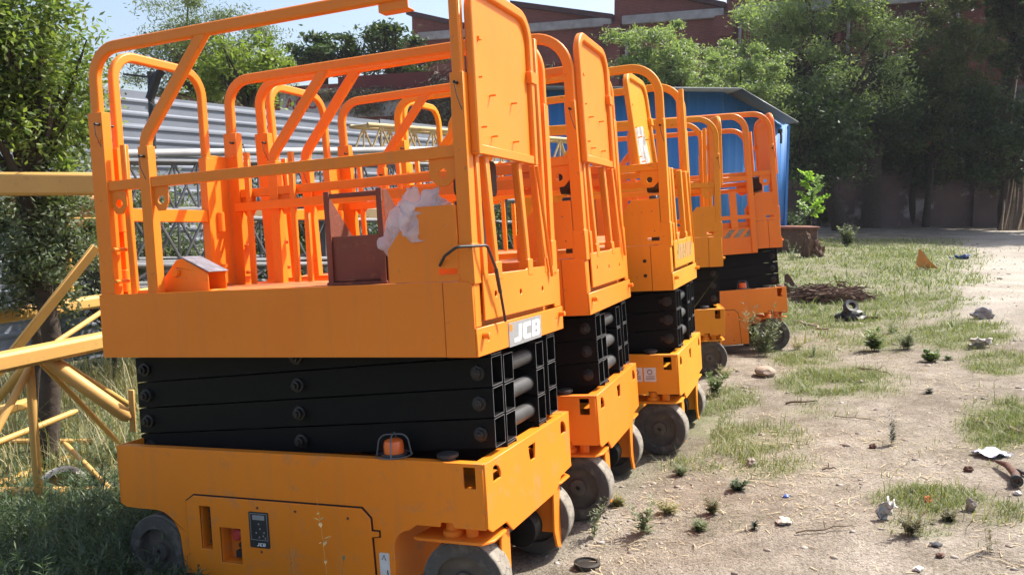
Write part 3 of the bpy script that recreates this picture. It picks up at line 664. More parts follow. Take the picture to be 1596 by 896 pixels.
    MB().planar([(xb-.03, .84, 2.28), (xb-.03, .85, 1.28)], .030, .030, (1, 0, 0)).build('folded_post', P, root, bevel=.002, seg=1)
    kp_ = MB().plate([(.068, 1.122), (.868, 1.122), (.868, 1.292), (.84, 1.292), (.838, 1.297), (.52, 1.297), (.515, 1.292), (.068, 1.292)], [circ(.18, 1.215, .012, 12)[::-1], circ(.44, 1.205, .012, 12)[::-1], circ(.70, 1.20, .012, 12)[::-1]], endfn(xr+.006), .008).build('kick_plate', P, root, bevel=.002, seg=1)
    if stripes:
        q = MB()
        for i in range(6):
            y0 = .16+.10*i; q.plate([(y0, 1.17), (y0+.045, 1.17), (y0+.085, 1.265), (y0+.04, 1.265)], [], endfn(xr+.0145), .0006)
        q.build('hazard_stripes', mat('worn_stripe_black', (.10, .09, .07), .7, (.35, .3, .2), 20), kp_)
    if sign:
        sp = MB().plate([(.297, .992), (.665, .992), (.668, 1.088), (.297, 1.088)], [], endfn(xr+.0085), .002).build('name_plate', LIGHTS, root)
        q = MB(); letters([('J', .345, .43, 1.005, 1.074), ('C', .442, .535, 1.005, 1.074), ('B', .548, .645, 1.005, 1.074)], endfn(xr+.0108), .001, q); q.build('plate_lettering', WHT, sp)
        q = MB(); q.plate([(.305, 1.056), (.305, 1.082), (.335, 1.082), (.335, 1.056)], [], endfn(xr+.0108), .0008); q.build('plate_mark', ORA, sp)
    if console:
        c_ = MB().plate(rrect(.24, .47, 1.60, 1.745, .03), [], endfn(xr-.17), .09).build('control_console', BLKD, root, bevel=.008)
        MB().plate([(.20, 1.275), (.36, 1.275), (.48, 1.555), (.46, 1.58), (.20, 1.58), (.18, 1.55)], [], endfn(xr-.15), .05).build('console_leg', BLKD, c_, bevel=.006)
    return root
l1 = make_lift(1, 'nearest orange scissor lift, a lettered plate below its gate, a brown box on its deck', ORA, sign=True, bracket=True, console=True, steer=.10)
l2 = make_lift(2, 'orange scissor lift second from the front, its plain kick plate with three holes', ORA, ORA, console=True, steer=.0)
l3 = make_lift(3, 'yellower scissor lift third from the front with striped kick plate and leaning gate', ORY, ORY, stripes=True, gate_lean=5, gate_shift=.2, console=True, labels=True, screws=True, steer=-.05)
l4 = make_lift(4, 'mostly hidden scissor lift fourth from the front, between the striped one and the last', ORY, ORY, steer=.0)
l5 = make_lift(5, 'farthest scissor lift at the end of the row, beside the bushy weed', ORR, CHA, xr=1.79, console=True, steer=-.15)
L1M = l1.matrix_world.copy()
m = MB(); xe = 1.535
m.plate([(.30, .955), (xe, .955), (xe, 1.215), (.30, 1.215)], [], sidefn(-.035), .012)
m.planar([Vector((p.x, -.030, p.y)) for p in fillet([(.35, 1.2, 0), (.35, 2.33, 0), (xe-.03, 2.33, 0), (xe-.03, .96, 0)], .15)], .034, .06, (0, 1, 0)); m.box(.38, xe-.05, -.045, -.02, 1.68, 1.725)
m.box(.38, xe-.05, -.045, -.02, 1.30, 1.34); m.box(1.29, 1.36, -.040, -.02, 1.216, 1.58)
ex = m.build('sliding_extension', ORR, l5, bevel=.002, seg=1)
q = MB()
for x in (1.20, 1.30, 1.40): q.plate([(x, 1.12), (x+.06, 1.12), (x+.13, 1.20), (x+.07, 1.20)], [], sidefn(-.0365), .001)
q.build('hazard_stripes', bpy.data.materials['worn_stripe_black'], ex)
# wire hanging from the near lift's control box down its end face
m = MB(); m.tube(fillet([(1.665, -.005, 1.335), (1.70, -.03, 1.37), (1.76, -.05, 1.40), (1.83, .06, 1.40), (1.835, .13, 1.30), (1.825, .18, 1.20), (1.822, .215, 1.105)], .02, 4), .0055, 8)
m.tube([(1.833, .125, 1.31), (1.828, .165, 1.22)], .008, 8)
m.build('wire', BLKD, l1)
# hinged orange bracket on the near lift's deck
m = MB(); m.plate([(.16, 1.27), (.16, 1.315), (.24, 1.32), (.33, 1.41), (.37, 1.415), (.50, 1.345), (.50, 1.27)], [circ(.33, 1.355, .022, 16)[::-1]], sidefn(.09), .006)
m.plate([(.27, 1.27), (.27, 1.35), (.33, 1.41), (.37, 1.415), (.50, 1.345), (.50, 1.27)], [], sidefn(.20), .006)
m.box(.10, .26, .07, .23, 1.267, 1.285); m.box(.26, .505, .0965, .1995, 1.268, 1.275)
m.lathe([(.018, -.02), (.018, .15)], (.33, .09, 1.355), 'Y', 16); m.lathe([(.026, 0), (.026, .05)], (.19, .14, 1.285), 'Z', 16)
hb = m.build('deck_bracket', P_ := ORA, l1, bevel=.002, seg=1)
MB().add([(.36, .088, 1.418), (.36, .208, 1.418), (.505, .208, 1.35), (.505, .088, 1.35), (.36, .088, 1.424), (.36, .208, 1.424), (.512, .208, 1.353), (.512, .088, 1.353)], [(0, 1, 2, 3), (4, 7, 6, 5), (0, 4, 5, 1), (1, 5, 6, 2), (2, 6, 7, 3), (3, 7, 4, 0)]).build('rubber_strip', mat('grey_rubber', (.25, .24, .28), .7, (.08, .07, .08), 20), hb)
# brown steel carrier standing on the deck
bxr = thing('steel_carrier', 'rusty brown steel box with an upright frame on the deck of the nearest lift', 'metal box', matrix=L1M @ Matrix.Translation((1.015, .25, 1.267)) @ Matrix.Rotation(R(3), 4, 'Z'))
m = MB(); m.box(0, .26, 0, .006, .02, .205); m.box(0, .26, .214, .22, .02, .20); m.box(0, .006, .0062, .2138, .02, .20); m.box(.254, .26, .0062, .2138, .02, .20); m.box(.002, .258, .002, .218, .014, .0195)
m.build('box_body', RUST, bxr, bevel=.002, seg=1)
m = MB()
for x in (-.006, .242):
    m.box(x, x+.026, -.012, -.002, 0, .395); m.plate([(.0, .0), (.22, .0), (.22, .21), (.03, .39), (.0, .39)], [], lambda u, v, w, x=x: (x+.013+w-(.018 if x < 0 else -.016), u-.001, v), .003)
m.box(.02, .242, -.010, -.003, .365, .385); m.box(-.012, .272, -.014, .23, .0, .012)
m.build('box_frame', RUST, bxr, bevel=.0015, seg=1)
# crumpled plastic bag hanging over the side plate
def rag(name, lab, cat, Mx, w, h, n, amp, mt, seed, ths=.002, holes=.0, parent=None):
    g = random.Random(seed); import mathutils.noise as mn
    V = []; F = []
    for j in range(n+1):
        for i in range(n+1):
            u = i/n; v = j/n; p = Vector((u*3.1+seed, v*3.3, seed*.7)); q = mn.noise_vector(p*1.2)*amp+mn.noise_vector(p*3.2)*amp*.3+mn.noise_vector(p*8)*amp*.07
            wv = 1-.35*abs(v-.5)-.25*v*mn.noise(p*2)
            V.append(((u-.5)*w*wv+q.x*.6, q.y, (v-.5)*h*(1+.3*mn.noise(Vector((u*4, seed, 0))))+q.z*.6))
    for j in range(n):
        for i in range(n): a = j*(n+1)+i; F.append((a, a+1, a+n+2, a+n+1))
    m = MB(); m.add(V, F); o = m.build(name, mt, parent, smooth=180, fixn=False)
    s = o.modifiers.new('thickness', 'SOLIDIFY'); s.thickness = ths
    if parent is None: o.matrix_world = Mx
    if lab: tag(o, lab, cat)
    return o
pb = thing('plastic_bag', 'torn translucent plastic bag draped on the side plate of the nearest lift', 'plastic bag', matrix=L1M @ Matrix.Translation((1.52, .06, 1.46)))
for i, (x, y, z, w, h, ry) in enumerate(((-.02, .06, .03, .22, .26, .5), (.08, -.04, .06, .20, .16, -.3), (-.08, .10, -.03, .20, .20, .9), (-.06, .02, -.08, .14, .24, .1), (.10, .03, .10, .16, .10, .2))):
    o = rag('bag_fold', None, None, None, w, h, 24, .04, BAG, i+3, .0008, parent=pb); o.location = (x, y, z); o.rotation_euler = (0, ry, .5*i)
# ------------------------------------------------------------------ buildings, fences
DIR1 = Vector((.93, -.37, 0)).normalized(); DIRN = Vector((-.37, -.93, 0)).normalized()       # along / outwards normal (towards the camera)
def frame(o, dx): # local x along dx, local y away from camera
    dx = Vector(dx).normalized(); dz = Vector((0, 0, 1)); dy = dz.cross(dx)
    return Matrix([[dx.x, dy.x, 0, o[0]], [dx.y, dy.y, 0, o[1]], [0, 0, 1, o[2]], [0, 0, 0, 1]])
def hitplane(px, py, o, dx):
    d = ray(px, py); n = Vector((dx[1], -dx[0], 0)).normalized(); t = (Vector(o)-EYE).dot(n)/d.dot(n); p = EYE+d*t
    return (p-Vector(o)).dot(Vector(dx).normalized()), p.z
# brick factory with stepped sloping parapets
FO = Vector((.247*46, 46, 0)); ff = frame(FO, DIR1)
fac = thing('brick_factory', 'long red brick factory with stepped sloping parapets behind the trees', 'building', matrix=ff)
def fp(px, py): return hitplane(px, py, FO, DIR1)
tops = []
for (xa, ya), (xb, yb) in (((642, 24), (800, 62)), ((804, 10), (955, 32)), ((958, -26), (1132, 14)), ((1134, -60), (1300, -22)), ((1303, -95), (1470, -60)), ((1473, -130), (1660, -95))):
    ua, za = fp(xa, ya); ub, zb = fp(xb, yb); tops.append((ua, za, ub, zb))
m = MB(); cp = MB(); pr = MB()
for i, (ua, za, ub, zb) in enumerate(tops):
    u1 = tops[i+1][0] if i+1 < len(tops) else ub
    m.plate([(ua, -1), (u1-.002, -1), (u1-.002, zb), (ua, za)], [], lambda u, v, w: (u, w, v), 9+.01*i)
    cp.plate([(ua-.25, za), (u1-.01, zb), (u1-.01, zb+.28), (ua-.25, za+.28)], [], lambda u, v, w: (u, -.3+w, v), 9.6)
m.build('wall', BRICK, fac)
cp.build('parapet_coping', mat('dark_coping', (.09, .035, .035), .9, (.05, .03, .03), 2), fac)
zb0 = fp(1040, 30)[1]
for i, (ua, za, ub, zb) in enumerate(tops):
    u1 = tops[i+1][0] if i+1 < len(tops) else ub
    MB().box(ua+.5, u1-.1, -.28, -.003, zb0-.18, zb0+.3).build('ledge', COPE, fac, bevel=.03, seg=1)
    k = MB().box(ua-.55, ua+.42, -.35, -.003, -1, zb0-.1); k.box(ua-.6, ua+.46, -.42, -.352, zb0-1.2, zb0-.3)
    k.build('pier', BRICK, fac)
    MB().tube([(ua+.75, -.12, zb0-.5), (ua+.75, -.12, 0)], .08, 8).build('downpipe', COPE, fac)
    for wx in (.32, .68):
        x = ua+(u1-ua)*wx; f_ = MB()
        for q in ((x-1.15, x-1.05), (x+1.05, x+1.15)): f_.box(q[0], q[1], -.12, -.003, 3.0, 6.6)
        f_.box(x-1.15, x+1.15, -.16, -.122, 2.85, 3.0); f_.box(x-1.15, x+1.15, -.12, -.003, 6.62, 6.85)
        for j in (1, 2, 3): f_.box(x-1.04, x+1.04, -.07, -.004, 3.0+j*.9, 3.05+j*.9)
        w_ = f_.build('window', mat('window_frame', (.12, .10, .09), .9), fac); MB().box(x-1.04, x+1.04, -.05, -.0035, 3.0, 6.6).build('pane', mat('dusty_glass', (.03, .03, .035), .3, (.08, .075, .07), 2), w_)
# low plastered wall at the back of the yard
WO = Vector((10.4, 36.3, 0)); WDIR = Vector((.985, -.17, 0)).normalized(); wf = frame(WO, WDIR)
bw = thing('yard_wall', 'old dark plastered wall closing the back of the yard', 'wall', matrix=wf)
m = MB(); top = []
g = random.Random(5)
for i in range(41): top.append((-7+i*1.2, 3.35+g.uniform(-.10, .10)-(.25 if 12 < i < 16 else 0)))
m.plate([(-7, -.6)]+[(41, -.6)]+top[::-1], [], lambda u, v, w: (u, w, v), .4)
m.build('wall', CONC, bw)
m = MB()
for i in range(9): m.box(-7+i*5.2, -6.4+i*5.2, -.22, -.002, -.6, 3.1)
m.build('buttress', CONC, bw)
MB().box(-7, 41, -.08, .5, 3.42, 3.56).build('coping', mat('dark_coping2', (.16, .13, .12), .95, (.08, .07, .06), 1.5), bw)
# brick wall of the neighbouring yard with lettering painted on it
BO = Vector((.062*30, 30, 0)); bf = frame(BO, DIR1)
yb = thing('brick_wall', 'red brick wall with peeling white painted panels, overgrown with dry vines', 'wall', matrix=bf)
def bp_(px, py): return hitplane(px, py, BO, DIR1)
uL, zT = bp_(-200, 180)[0], bp_(700, 110)[1]; uR = bp_(905, 110)[0]
zM = bp_(600, 145)[1]
MB().box(uL, uR, 0, .4, -.6, zM).build('wall', BRICK2, yb)
uC = bp_(528, 120)[0]
MB().box(uC, uR, -.06, .5, zM+.002, zT).build('upper_band', MAROON, yb)
MB().box(uL, uC-.01, .02, .38, zM+.002, zM+.45).build('ragged_top', BRICK2, yb)
WP = mat('peeling_white', (.50, .46, .48), .9, (.42, .38, .40), 3, c3=(.24, .08, .07), s3=2.2, t3=(.56, .66), bump=.1)
for (x0, x1, y0, y1) in ((437, 512, 138, 190), (512, 640, 150, 185), (640, 665, 150, 170)):
    a = bp_(x0, y1); b = bp_(x1, y0); MB().box(a[0], b[0]-.01, -.012, -.001, a[1], b[1]).build('painted_panel', WP, yb)
a = bp_(640, 150); b = bp_(668, 142)
MB().box(a[0], bp_(666, 150)[0], -.03, -.013, a[1], a[1]+.2).build('small_sign', WHT, yb)
fc = bpy.data.curves.new('t', 'FONT'); fc.body = 'ACC'; fc.size = 1.0; fc.extrude = .004; fc.offset = .022; fc.space_character = 1.08
fo = bpy.data.objects.new('t', fc); COL.objects.link(fo); dg = bpy.context.evaluated_depsgraph_get()
tm = bpy.data.meshes.new_from_object(fo.evaluated_get(dg)); bpy.data.objects.remove(fo)
tm.materials.clear(); tm.materials.append(mat('painted_red', (.36, .07, .06), .9, (.25, .05, .045), 3))
to = bpy.data.objects.new('painted_lettering', tm); COL.objects.link(to); to.parent = yb
a = bp_(445, 172); b = bp_(484, 155); sc = (b[0]-a[0])/1.75; sz = (b[1]-a[1]+.05)/.70
to.matrix_local = Matrix.Translation((a[0], -.016, a[1]+.02)) @ Matrix.Rotation(R(90), 4, 'X') @ Matrix.Diagonal((sc, sz, 1, 1))
# dry vines on the brick wall
g = np.random.default_rng(11); P = []
for cx, cy, rx, ry, n in ((520, 150, 40, 10, 900), (600, 148, 60, 9, 1600), (690, 165, 26, 40, 2600), (640, 190, 26, 22, 1200), (570, 168, 30, 16, 700), (770, 140, 60, 14, 900), (400, 150, 40, 8, 900), (860, 118, 30, 12, 700), (740, 190, 30, 20, 900), (475, 146, 30, 5, 400)):
    q = g.normal(size=(n, 2))*.5
    for ax, ay in q:
        u, z = bp_(cx+ax*rx, cy+ay*ry); P.append((u, -.05-abs(g.normal())*.14, z))
Vv, Ff = leaves(np.array(P), .22, .16, .2, 0)
dv = thing('dry_vine', 'dead brown vines hanging over the painted brick wall', 'vine', matrix=bf)
npmesh('dead_stems', Vv, Ff, DRYV, dv)
# corrugated sheet fence on the left
fd = Vector((.548, .837, 0)).normalized(); FA = at(60, 133, 10.6); FA.z = 0
cf = thing('sheet_fence', 'grey corrugated metal sheet fence with horizontal ribs', 'fence', matrix=frame(FA, fd))
def sheet(prof_n, H, z0, L, seg, nm, M_, parent, y=0, depth=.035, pitch=.2, z1=None):
    V = []; F = []
    for j in range(prof_n+1):
        z = z0+H*j/prof_n; ph = (z/pitch) % 1; d = depth*(1 if ph < .2 else max(0, 1-(ph-.2)/.1) if ph < .3 else 0 if ph < .9 else (ph-.9)/.1)
        for i in range(seg+1): V.append((L[0]+(L[1]-L[0])*i/seg, y-d, z))
    for j in range(prof_n):
        for i in range(seg): a = j*(seg+1)+i; F.append((a, a+1, a+seg+2, a+seg+1))
    m = MB(); m.add(V, F); o = m.build(nm, M_, parent, smooth=0); s = o.modifiers.new('t', 'SOLIDIFY'); s.thickness = .004; return o
for i in range(8):
    sheet(170, 3.53+.03*math.sin(i*2.1), -.6, (-3.2+i*2.35, -.86+i*2.35), 3, 'sheet', SHEET, cf, y=.012*(i % 2), depth=.018, pitch=.175)
for i in range(9): MB().box(-3.25+i*2.35, -3.17+i*2.35, .03, .10, -.6, 2.8).build('post', RUSTY, cf)
ftop = 2.35
# black pole carrying wires in front of the fence
pp = at(238, 262, 9.5); q = thing('black_pole', 'thin black pole with a cross piece standing in front of the sheet fence', 'pole', (pp.x, pp.y, float(gz(pp.x, pp.y))))
m = MB(); H = at(240, 112, 9.5).z-q.location.z; m.tube([(0, 0, -.2), (.01, 0, H*.6), (.02, 0, H)], .035, 10); m.tube([(.02, 0, H-.06), (-.3, .05, H-.02)], .012, 6); m.tube([(.0, 0, H-.3), (.10, 0, H-.04), (.16, 0, H+.02)], .05, 8); m.build('pole', BLKD, q)
g_ = random.Random(3); m = MB()
for k in range(9): z = H*(.35+.07*k); m.tube([(0, -.03, z), (.05+g_.uniform(0, .04), -.06, z-.05), (.02, -.05, z-.16)], .009, 5)
m.build('cable_tangle', BLKD, q)
# blue shed
sA = at(1128, 150, 20.5); sD = Vector((.99, -.02, 0)).normalized()
zG = float(gz(sA.x, sA.y))-.1; H1 = at(1128, 141, 20.5).z-zG
shed = thing('blue_shed', 'blue corrugated metal shed with an overhanging grey sheet roof', 'shed', matrix=frame((sA.x, sA.y, zG), sD))
def vsheet(a, b, H0, Hb, nm, parent, M_, pitch=.22, d=.012):
    """vertical-ribbed wall sheet between plan points a and b, height H0 at a and Hb at b"""
    a = Vector((*a, 0)); b = Vector((*b, 0)); L = (b-a).length; t = (b-a)/L; n = Vector((t.y, -t.x, 0)); P = []
    x = 0
    while x < L:
        for dx, dd in ((0, 0), (.5*pitch, 0), (.62*pitch, d), (.86*pitch, d), (pitch*.98, 0)):
            if x+dx <= L: P.append((x+dx, dd))
        x += pitch
    V = []; F = []
    for x, dd in P:
        p = a+t*x+n*dd; V += [(p.x, p.y, 0), (p.x, p.y, H0+(Hb-H0)*x/L)]
    for i in range(len(P)-1): F.append((2*i, 2*i+2, 2*i+3, 2*i+1))
    m = MB(); m.add(V, F); o = m.build(nm, M_, parent, smooth=20); s = o.modifiers.new('t', 'SOLIDIFY'); s.thickness = .004; return o
LW = 5.4
cR = at(1229, 210, 21.3); cl = shed.matrix_world.inverted() @ cR
vsheet((-LW, 0), (0, 0), H1, H1, 'front_wall', shed, BLUE)
HR = at(1229, 195, 21.3).z-zG
vsheet((.003, .01), (cl.x, cl.y), H1-.05, HR, 'side_wall', shed, BLUE)
vsheet((-LW, 4.6), (-LW, .004), H1, H1, 'end_wall', shed, BLUE)
m = MB()
r0 = shed.matrix_world.inverted() @ at(1157, 137, 19.6); r1 = shed.matrix_world.inverted() @ at(1246, 190, 20.0)
bk = 5.0
m.add([(-LW-.2, -.5, H1+.06), (r0.x, r0.y, r0.z), (r0.x, bk, r0.z+.25), (-LW-.2, bk, H1+.3)], [(0, 1, 2, 3)])
ro = m.build('flat_roof', ROOFG, shed, fixn=False); so_ = ro.modifiers.new('t', 'SOLIDIFY'); so_.thickness = .03
V = []; n_ = 46
for j in range(n_+1):
    t = j/n_; z = .018*(1 if j % 2 else -1)
    V += [(r0.x+(r1.x-r0.x)*0+0.002, r0.y+(bk-r0.y)*t, r0.z+z-.004+.25*t), (r1.x, r1.y+(bk-r1.y)*t, r1.z+z+.2*t)]
m = MB(); m.add(V, [(2*j, 2*j+1, 2*j+3, 2*j+2) for j in range(n_)])
ro = m.build('sloping_roof', ROOFG, shed, smooth=60); so_ = ro.modifiers.new('t', 'SOLIDIFY'); so_.thickness = .006
MB().box(cl.x-.05, cl.x+.01, cl.y-.08, cl.y-.02, 0, HR-.02).build('corner_post', BLUE, shed)
pm_ = MB(); lx = shed.matrix_world.inverted() @ at(1216, 205, 20.9); pm_.box(lx.x-.05, lx.x+.05, lx.y-.02, lx.y+.02, lx.z-.05, lx.z+.06); pm_.tube([(lx.x, lx.y-.02, lx.z), (lx.x, lx.y-.1, lx.z-.12), (lx.x, lx.y-.1, lx.z-.3)], .03, 8); pm_.build('wall_lamp', BLKD, shed)

# ------------------------------------------------------------------ trees and shrubs
def gpt(x, y): return (x, y, float(gz(x, y)))
def crown(px, py, Y, rx, ry, rz_=None):
    c = at(px, py, Y); k = (c-EYE).length/FPX; return (c.x, c.y, c.z), (rx*k, rz_ or rx*k, ry*k)
c, r = crown(28, 110, 6.2, 95, 180, .6)
tree('broadleaf_tree', 'leafy green tree at the left edge in front of the sheet fence', c, r, gpt(c[0]+.02, 6.2), 17000, .050, L_NEAR, .07, 110, .24, 2, .2, limbs=26)
c, r = crown(70, 150, 6.8, 90, 120, .5)
tree('broadleaf_tree', 'second leafy tree partly behind the left edge tree, reaching the near lift', c, r, gpt(c[0]-.3, 6.9), 6500, .050, L_NEAR, .04, 50, .28, 12, .3, limbs=14)
c, r = crown(55, 375, 6.3, 95, 105, .5)
tree('shrub', 'grey green shrub growing under the left edge tree behind the yellow mast', c, r, gpt(c[0], 6.5), 13000, .045, L_GREY, .02, 90, .24, 4, .15, cat='shrub', limbs=26)
c, r = crown(325, 75, 27, 125, 85)
tree('wispy_tree', 'tall pale wispy tree rising above the sheet fence', c, r, gpt(c[0], 27), 24000, .13, L_WISP, .22, 60, .22, 5, .25, limbs=30, droop=.4, aspect=.25)
c, r = crown(385, 115, 23, 75, 55)
tree('lime_tree', 'small lime green tree in front of the pale wispy tree', c, r, gpt(c[0], 23), 5000, .16, L_LIME, .1, 40, .26, 6, .3, limbs=14)
c, r = crown(210, 200, 19, 120, 60)
tree('bushy_tree', 'low dark green tree between the leafy left tree and the sheet fence', c, r, gpt(c[0], 19), 5000, .14, L_DARK, .1, 40, .26, 7, .3, limbs=16)
c, r = crown(505, 88, 36, 60, 34)
tree('dark_tree', 'left of two dark trees showing above the brick wall', c, r, gpt(c[0], 36), 5000, .22, L_DARK, .2, 34, .28, 8, .3)
c, r = crown(610, 80, 37, 80, 42)
tree('dark_tree', 'right of two dark trees showing above the brick wall', c, r, gpt(c[0], 37), 6000, .22, L_DARK, .2, 34, .28, 9, .3)
c, r = crown(1035, 95, 25, 92, 68)
tree('feathery_tree', 'light green feathery tree directly above the shed roof', c, r, gpt(c[0], 25), 24000, .12, L_MID, .15, 60, .19, 10, .3, droop=.3, aspect=.32)
c, r = crown(1150, 130, 27, 90, 70)
tree('feathery_tree', 'feathery green tree right of the one above the shed roof', c, r, gpt(c[0], 27), 20000, .12, L_MID, .15, 55, .19, 13, .3, droop=.3, aspect=.32)
c, r = crown(1270, 85, 31, 130, 145)
tree('feathery_tree', 'tallest feathery green tree in front of the brick factory', c, r, gpt(9.2+3.1, 31.5), 42000, .15, L_MID, .26, 90, .17, 14, .25, droop=.3, aspect=.32, limbs=24)
c, r = crown(1255, 215, 29, 105, 75)
tree('bushy_tree', 'dark lower tree between the shed and the back wall', c, r, gpt(c[0]+.3, 29), 12000, .16, L_DARK, .14, 50, .26, 15, .3)
c, r = crown(1370, 160, 33, 85, 85)
tree('bushy_tree', 'dark tree leaning on the back wall right of the tallest tree', c, r, gpt(c[0]+.3, 34), 13000, .16, L_DARK, .16, 50, .26, 16, .3)
c, r = crown(1470, 120, 33.5, 85, 120)
tree('creeper_tree', 'sparse creeper covered tree showing the brick factory behind it', c, r, gpt(c[0], 34.3), 26000, .13, L_IVY, .12, 90, .14, 17, .15)
c, r = crown(1575, 200, 31.5, 60, 75)
tree('bushy_tree', 'dark bushy tree at the right edge above the back wall', c, r, gpt(c[0]+.5, 32.5), 10000, .16, L_DARK, .14, 50, .24, 18, .3)
c, r = crown(1590, 40, 35, 60, 80)
tree('dark_tree', 'dark tree at the top right corner against the brick factory', c, r, gpt(c[0]+1.5, 36), 6000, .18, L_DARK, .14, 40, .24, 19, .3)
c, r = crown(1430, 175, 35, 95, 80)
tree('bushy_tree', 'dark ivy choked tree between the leaning dark tree and the creeper tree', c, r, gpt(c[0]+.2, 35.4), 16000, .15, L_DARK, .13, 70, .22, 28, .2)
# creeper over the back wall
g = np.random.default_rng(21); P = []
for cx, cy, rx, ry, n in ((1400, 245, 45, 22, 1500), (1500, 250, 40, 26, 1800), (1560, 262, 50, 30, 2200), (1440, 280, 30, 12, 400), (1340, 240, 40, 16, 900), (1560, 210, 40, 10, 700)):
    q = g.normal(size=(n, 2))*.55
    for ax, ay in q:
        u, z = hitplane(cx+ax*rx, cy+ay*ry, WO, WDIR); P.append((u, -.12-abs(g.normal())*.35, z))
cv = thing('creeper', 'green creeper spilling over the top of the back wall', 'creeper', matrix=wf)
Vv, Ff = leaves(np.array(P), .17, .5, .2, .2); npmesh('foliage', Vv, Ff, L_DARK, cv)

# ------------------------------------------------------------------ yellow crane mast sections on the left
mast = thing('crane_mast', 'yellow lattice crane mast section lying in the weeds left of the near lift', 'crane mast')
def hz(px, py, z):
    d = ray(px, py); return EYE+d*((z-EYE.z)/d.z)
zA = .62
A0, A1 = hz(-60, 577, zA), hz(160, 531, zA); A2 = A1+(A1-A0)*1.1
B0, B1 = hz(-60, 502, zA), hz(155, 469, zA); B2 = B1+(B1-B0)*.9
dA = (A2-A0).normalized()
for a, b in ((A0, A2), (B0, B2)):
    m = MB(); m.bar(a, b, .105, .105); m.build('chord', YEL, mast, bevel=.004, seg=1)
dn = Vector((0, 0, -1.0)); nodes = [hz(48, 562, zA-.05), ]
N0 = nodes[0]; bay = dA*1.25
def lace(a, b, r=.030): MB().tube([a, a.lerp(b, .05), a.lerp(b, .95), b], [r*.6, r, r, r*.6], 12).build('lacing_tube', YEL, mast)
low = lambda p: Vector((p.x, p.y, float(gz(p.x, p.y))+.06))
back = (B0-A0)-(dA*(B0-A0).dot(dA)); back.z = 0
lace(N0+Vector((-.01, 0, 0)), low(N0), .026)
lace(N0+dA*.02, low(N0-bay*.55), .022); lace(N0, low(N0+back)+dA*.5, .028)
Q = at(203, 652, 5.0); lace(N0+dA*.09, Q, .042); lace(N0+dA*.13+Vector((0, 0, .01)), at(203, 632, 5.6), .020); lace(N0+dA*.05, at(185, 690, 5.9), .018)
lace(at(85, 535, 5.9), at(160, 485, 6.6), .020); lace(hz(-10, 566, .55), low(N0-bay*1.1), .026)
MB().tube([at(-40, 767, 5.1), at(175, 765, 5.35)], .032, 12).build('lower_tube', YEL, mast)
MB().tube([at(-40, 687, 6.3), at(145, 688, 6.6)], .022, 10).build('lower_tube', YEL, mast)
MB().box(-.018, .018, -.008, .008, -.13, .13, Matrix.Translation(at(206, 640, 5.0))).build('end_plate', YEL, mast, bevel=.004, seg=1)
lace(at(-30, 700, 5.3), at(120, 640, 6.0), .022); lace(at(100, 690, 5.6), at(175, 765, 5.35), .018)
tr2 = thing('steel_channel', 'yellow steel channel lying slanted in the weeds below the crane mast', 'steel beam')
m = MB(); m.bar(at(-30, 766, 5.6), at(124, 708, 6.6), .09, .06); m.build('channel', YEL, tr2, bevel=.004, seg=1)
tr3 = thing('steel_channel', 'yellow beam behind the mast with its pale end showing in the grass', 'steel beam')
m = MB(); m.bar(at(-60, 658, 6.4), at(78, 618, 7.6), .10, .08); m.build('channel', YEL, tr3, bevel=.004, seg=1)
# upper yellow frame
fr = thing('steel_gantry', 'yellow steel gantry with a wide top beam and slanting plate behind the left shrub', 'steel frame')
b0 = at(-60, 287, 5.7); b1 = at(150, 287, 5.95); b2 = b1+(b1-b0)*.25; m = MB(); m.bar(b0, b2, .10, .160); m.build('top_beam', YEL, fr, bevel=.006, seg=1)
b0 = at(10, 320, 6.9); b1 = at(150, 322, 7.1); m = MB(); m.bar(b0, b1+(b1-b0)*.3, .12, .18); m.build('lower_beam', mat('mast_tan', (.52, .28, .12), .6, (.42, .24, .11), 4), fr, bevel=.006, seg=1)
b0 = at(85, 345, 7.4); b1 = at(170, 348, 7.5); m = MB(); m.bar(b0, b1, .10, .10); m.build('cross_beam', YEL, fr, bevel=.006, seg=1)
m = MB(); m.bar(at(150, 385, 5.95), at(-8, 585, 5.6), .02, .125, (0, -1, .2)); m.build('slanting_plate', YEL, fr, bevel=.003, seg=1)
m = MB(); m.bar(at(104, 345, 7.2), at(110, 455, 7.2), .06, .06); m.build('post', YEL, fr, bevel=.003, seg=1)
m = MB(); b0 = at(112, 362, 6.9); m.box(b0.x-.05, b0.x+.05, b0.y-.03, b0.y+.03, b0.z-.03, b0.z+.03); m.build('clamp', YEL, fr, bevel=.003, seg=1)
# flanged drum end in the weeds
w_ = hz(95, 750, float(gz(-3.2, 5.6))+.10); dw = thing('broken_drum', 'white and tan broken drum half buried in weeds by the crane mast', 'drum', (w_.x, w_.y, w_.z-.1))
m = MB()
m.lathe([(.16, -.06), (.17, 0), (.16, .06), (.14, .07), (.14, -.07)], (0, 0, .03), (Vector((.55, -.8, .15)).normalized(), Vector((0, .18, 1)).normalized(), Vector((.83, .55, 0)).normalized()), 26, close=True); m.build('rim', PLAST, dw)
MB().lathe([(.13, -.02), (.13, .03)], (0, 0, .03), (Vector((.55, -.8, .15)).normalized(), Vector((0, .18, 1)).normalized(), Vector((.83, .55, 0)).normalized()), 20).build('cardboard', mat('tan_board', (.42, .28, .12), .9, (.3, .2, .1), 12), dw)

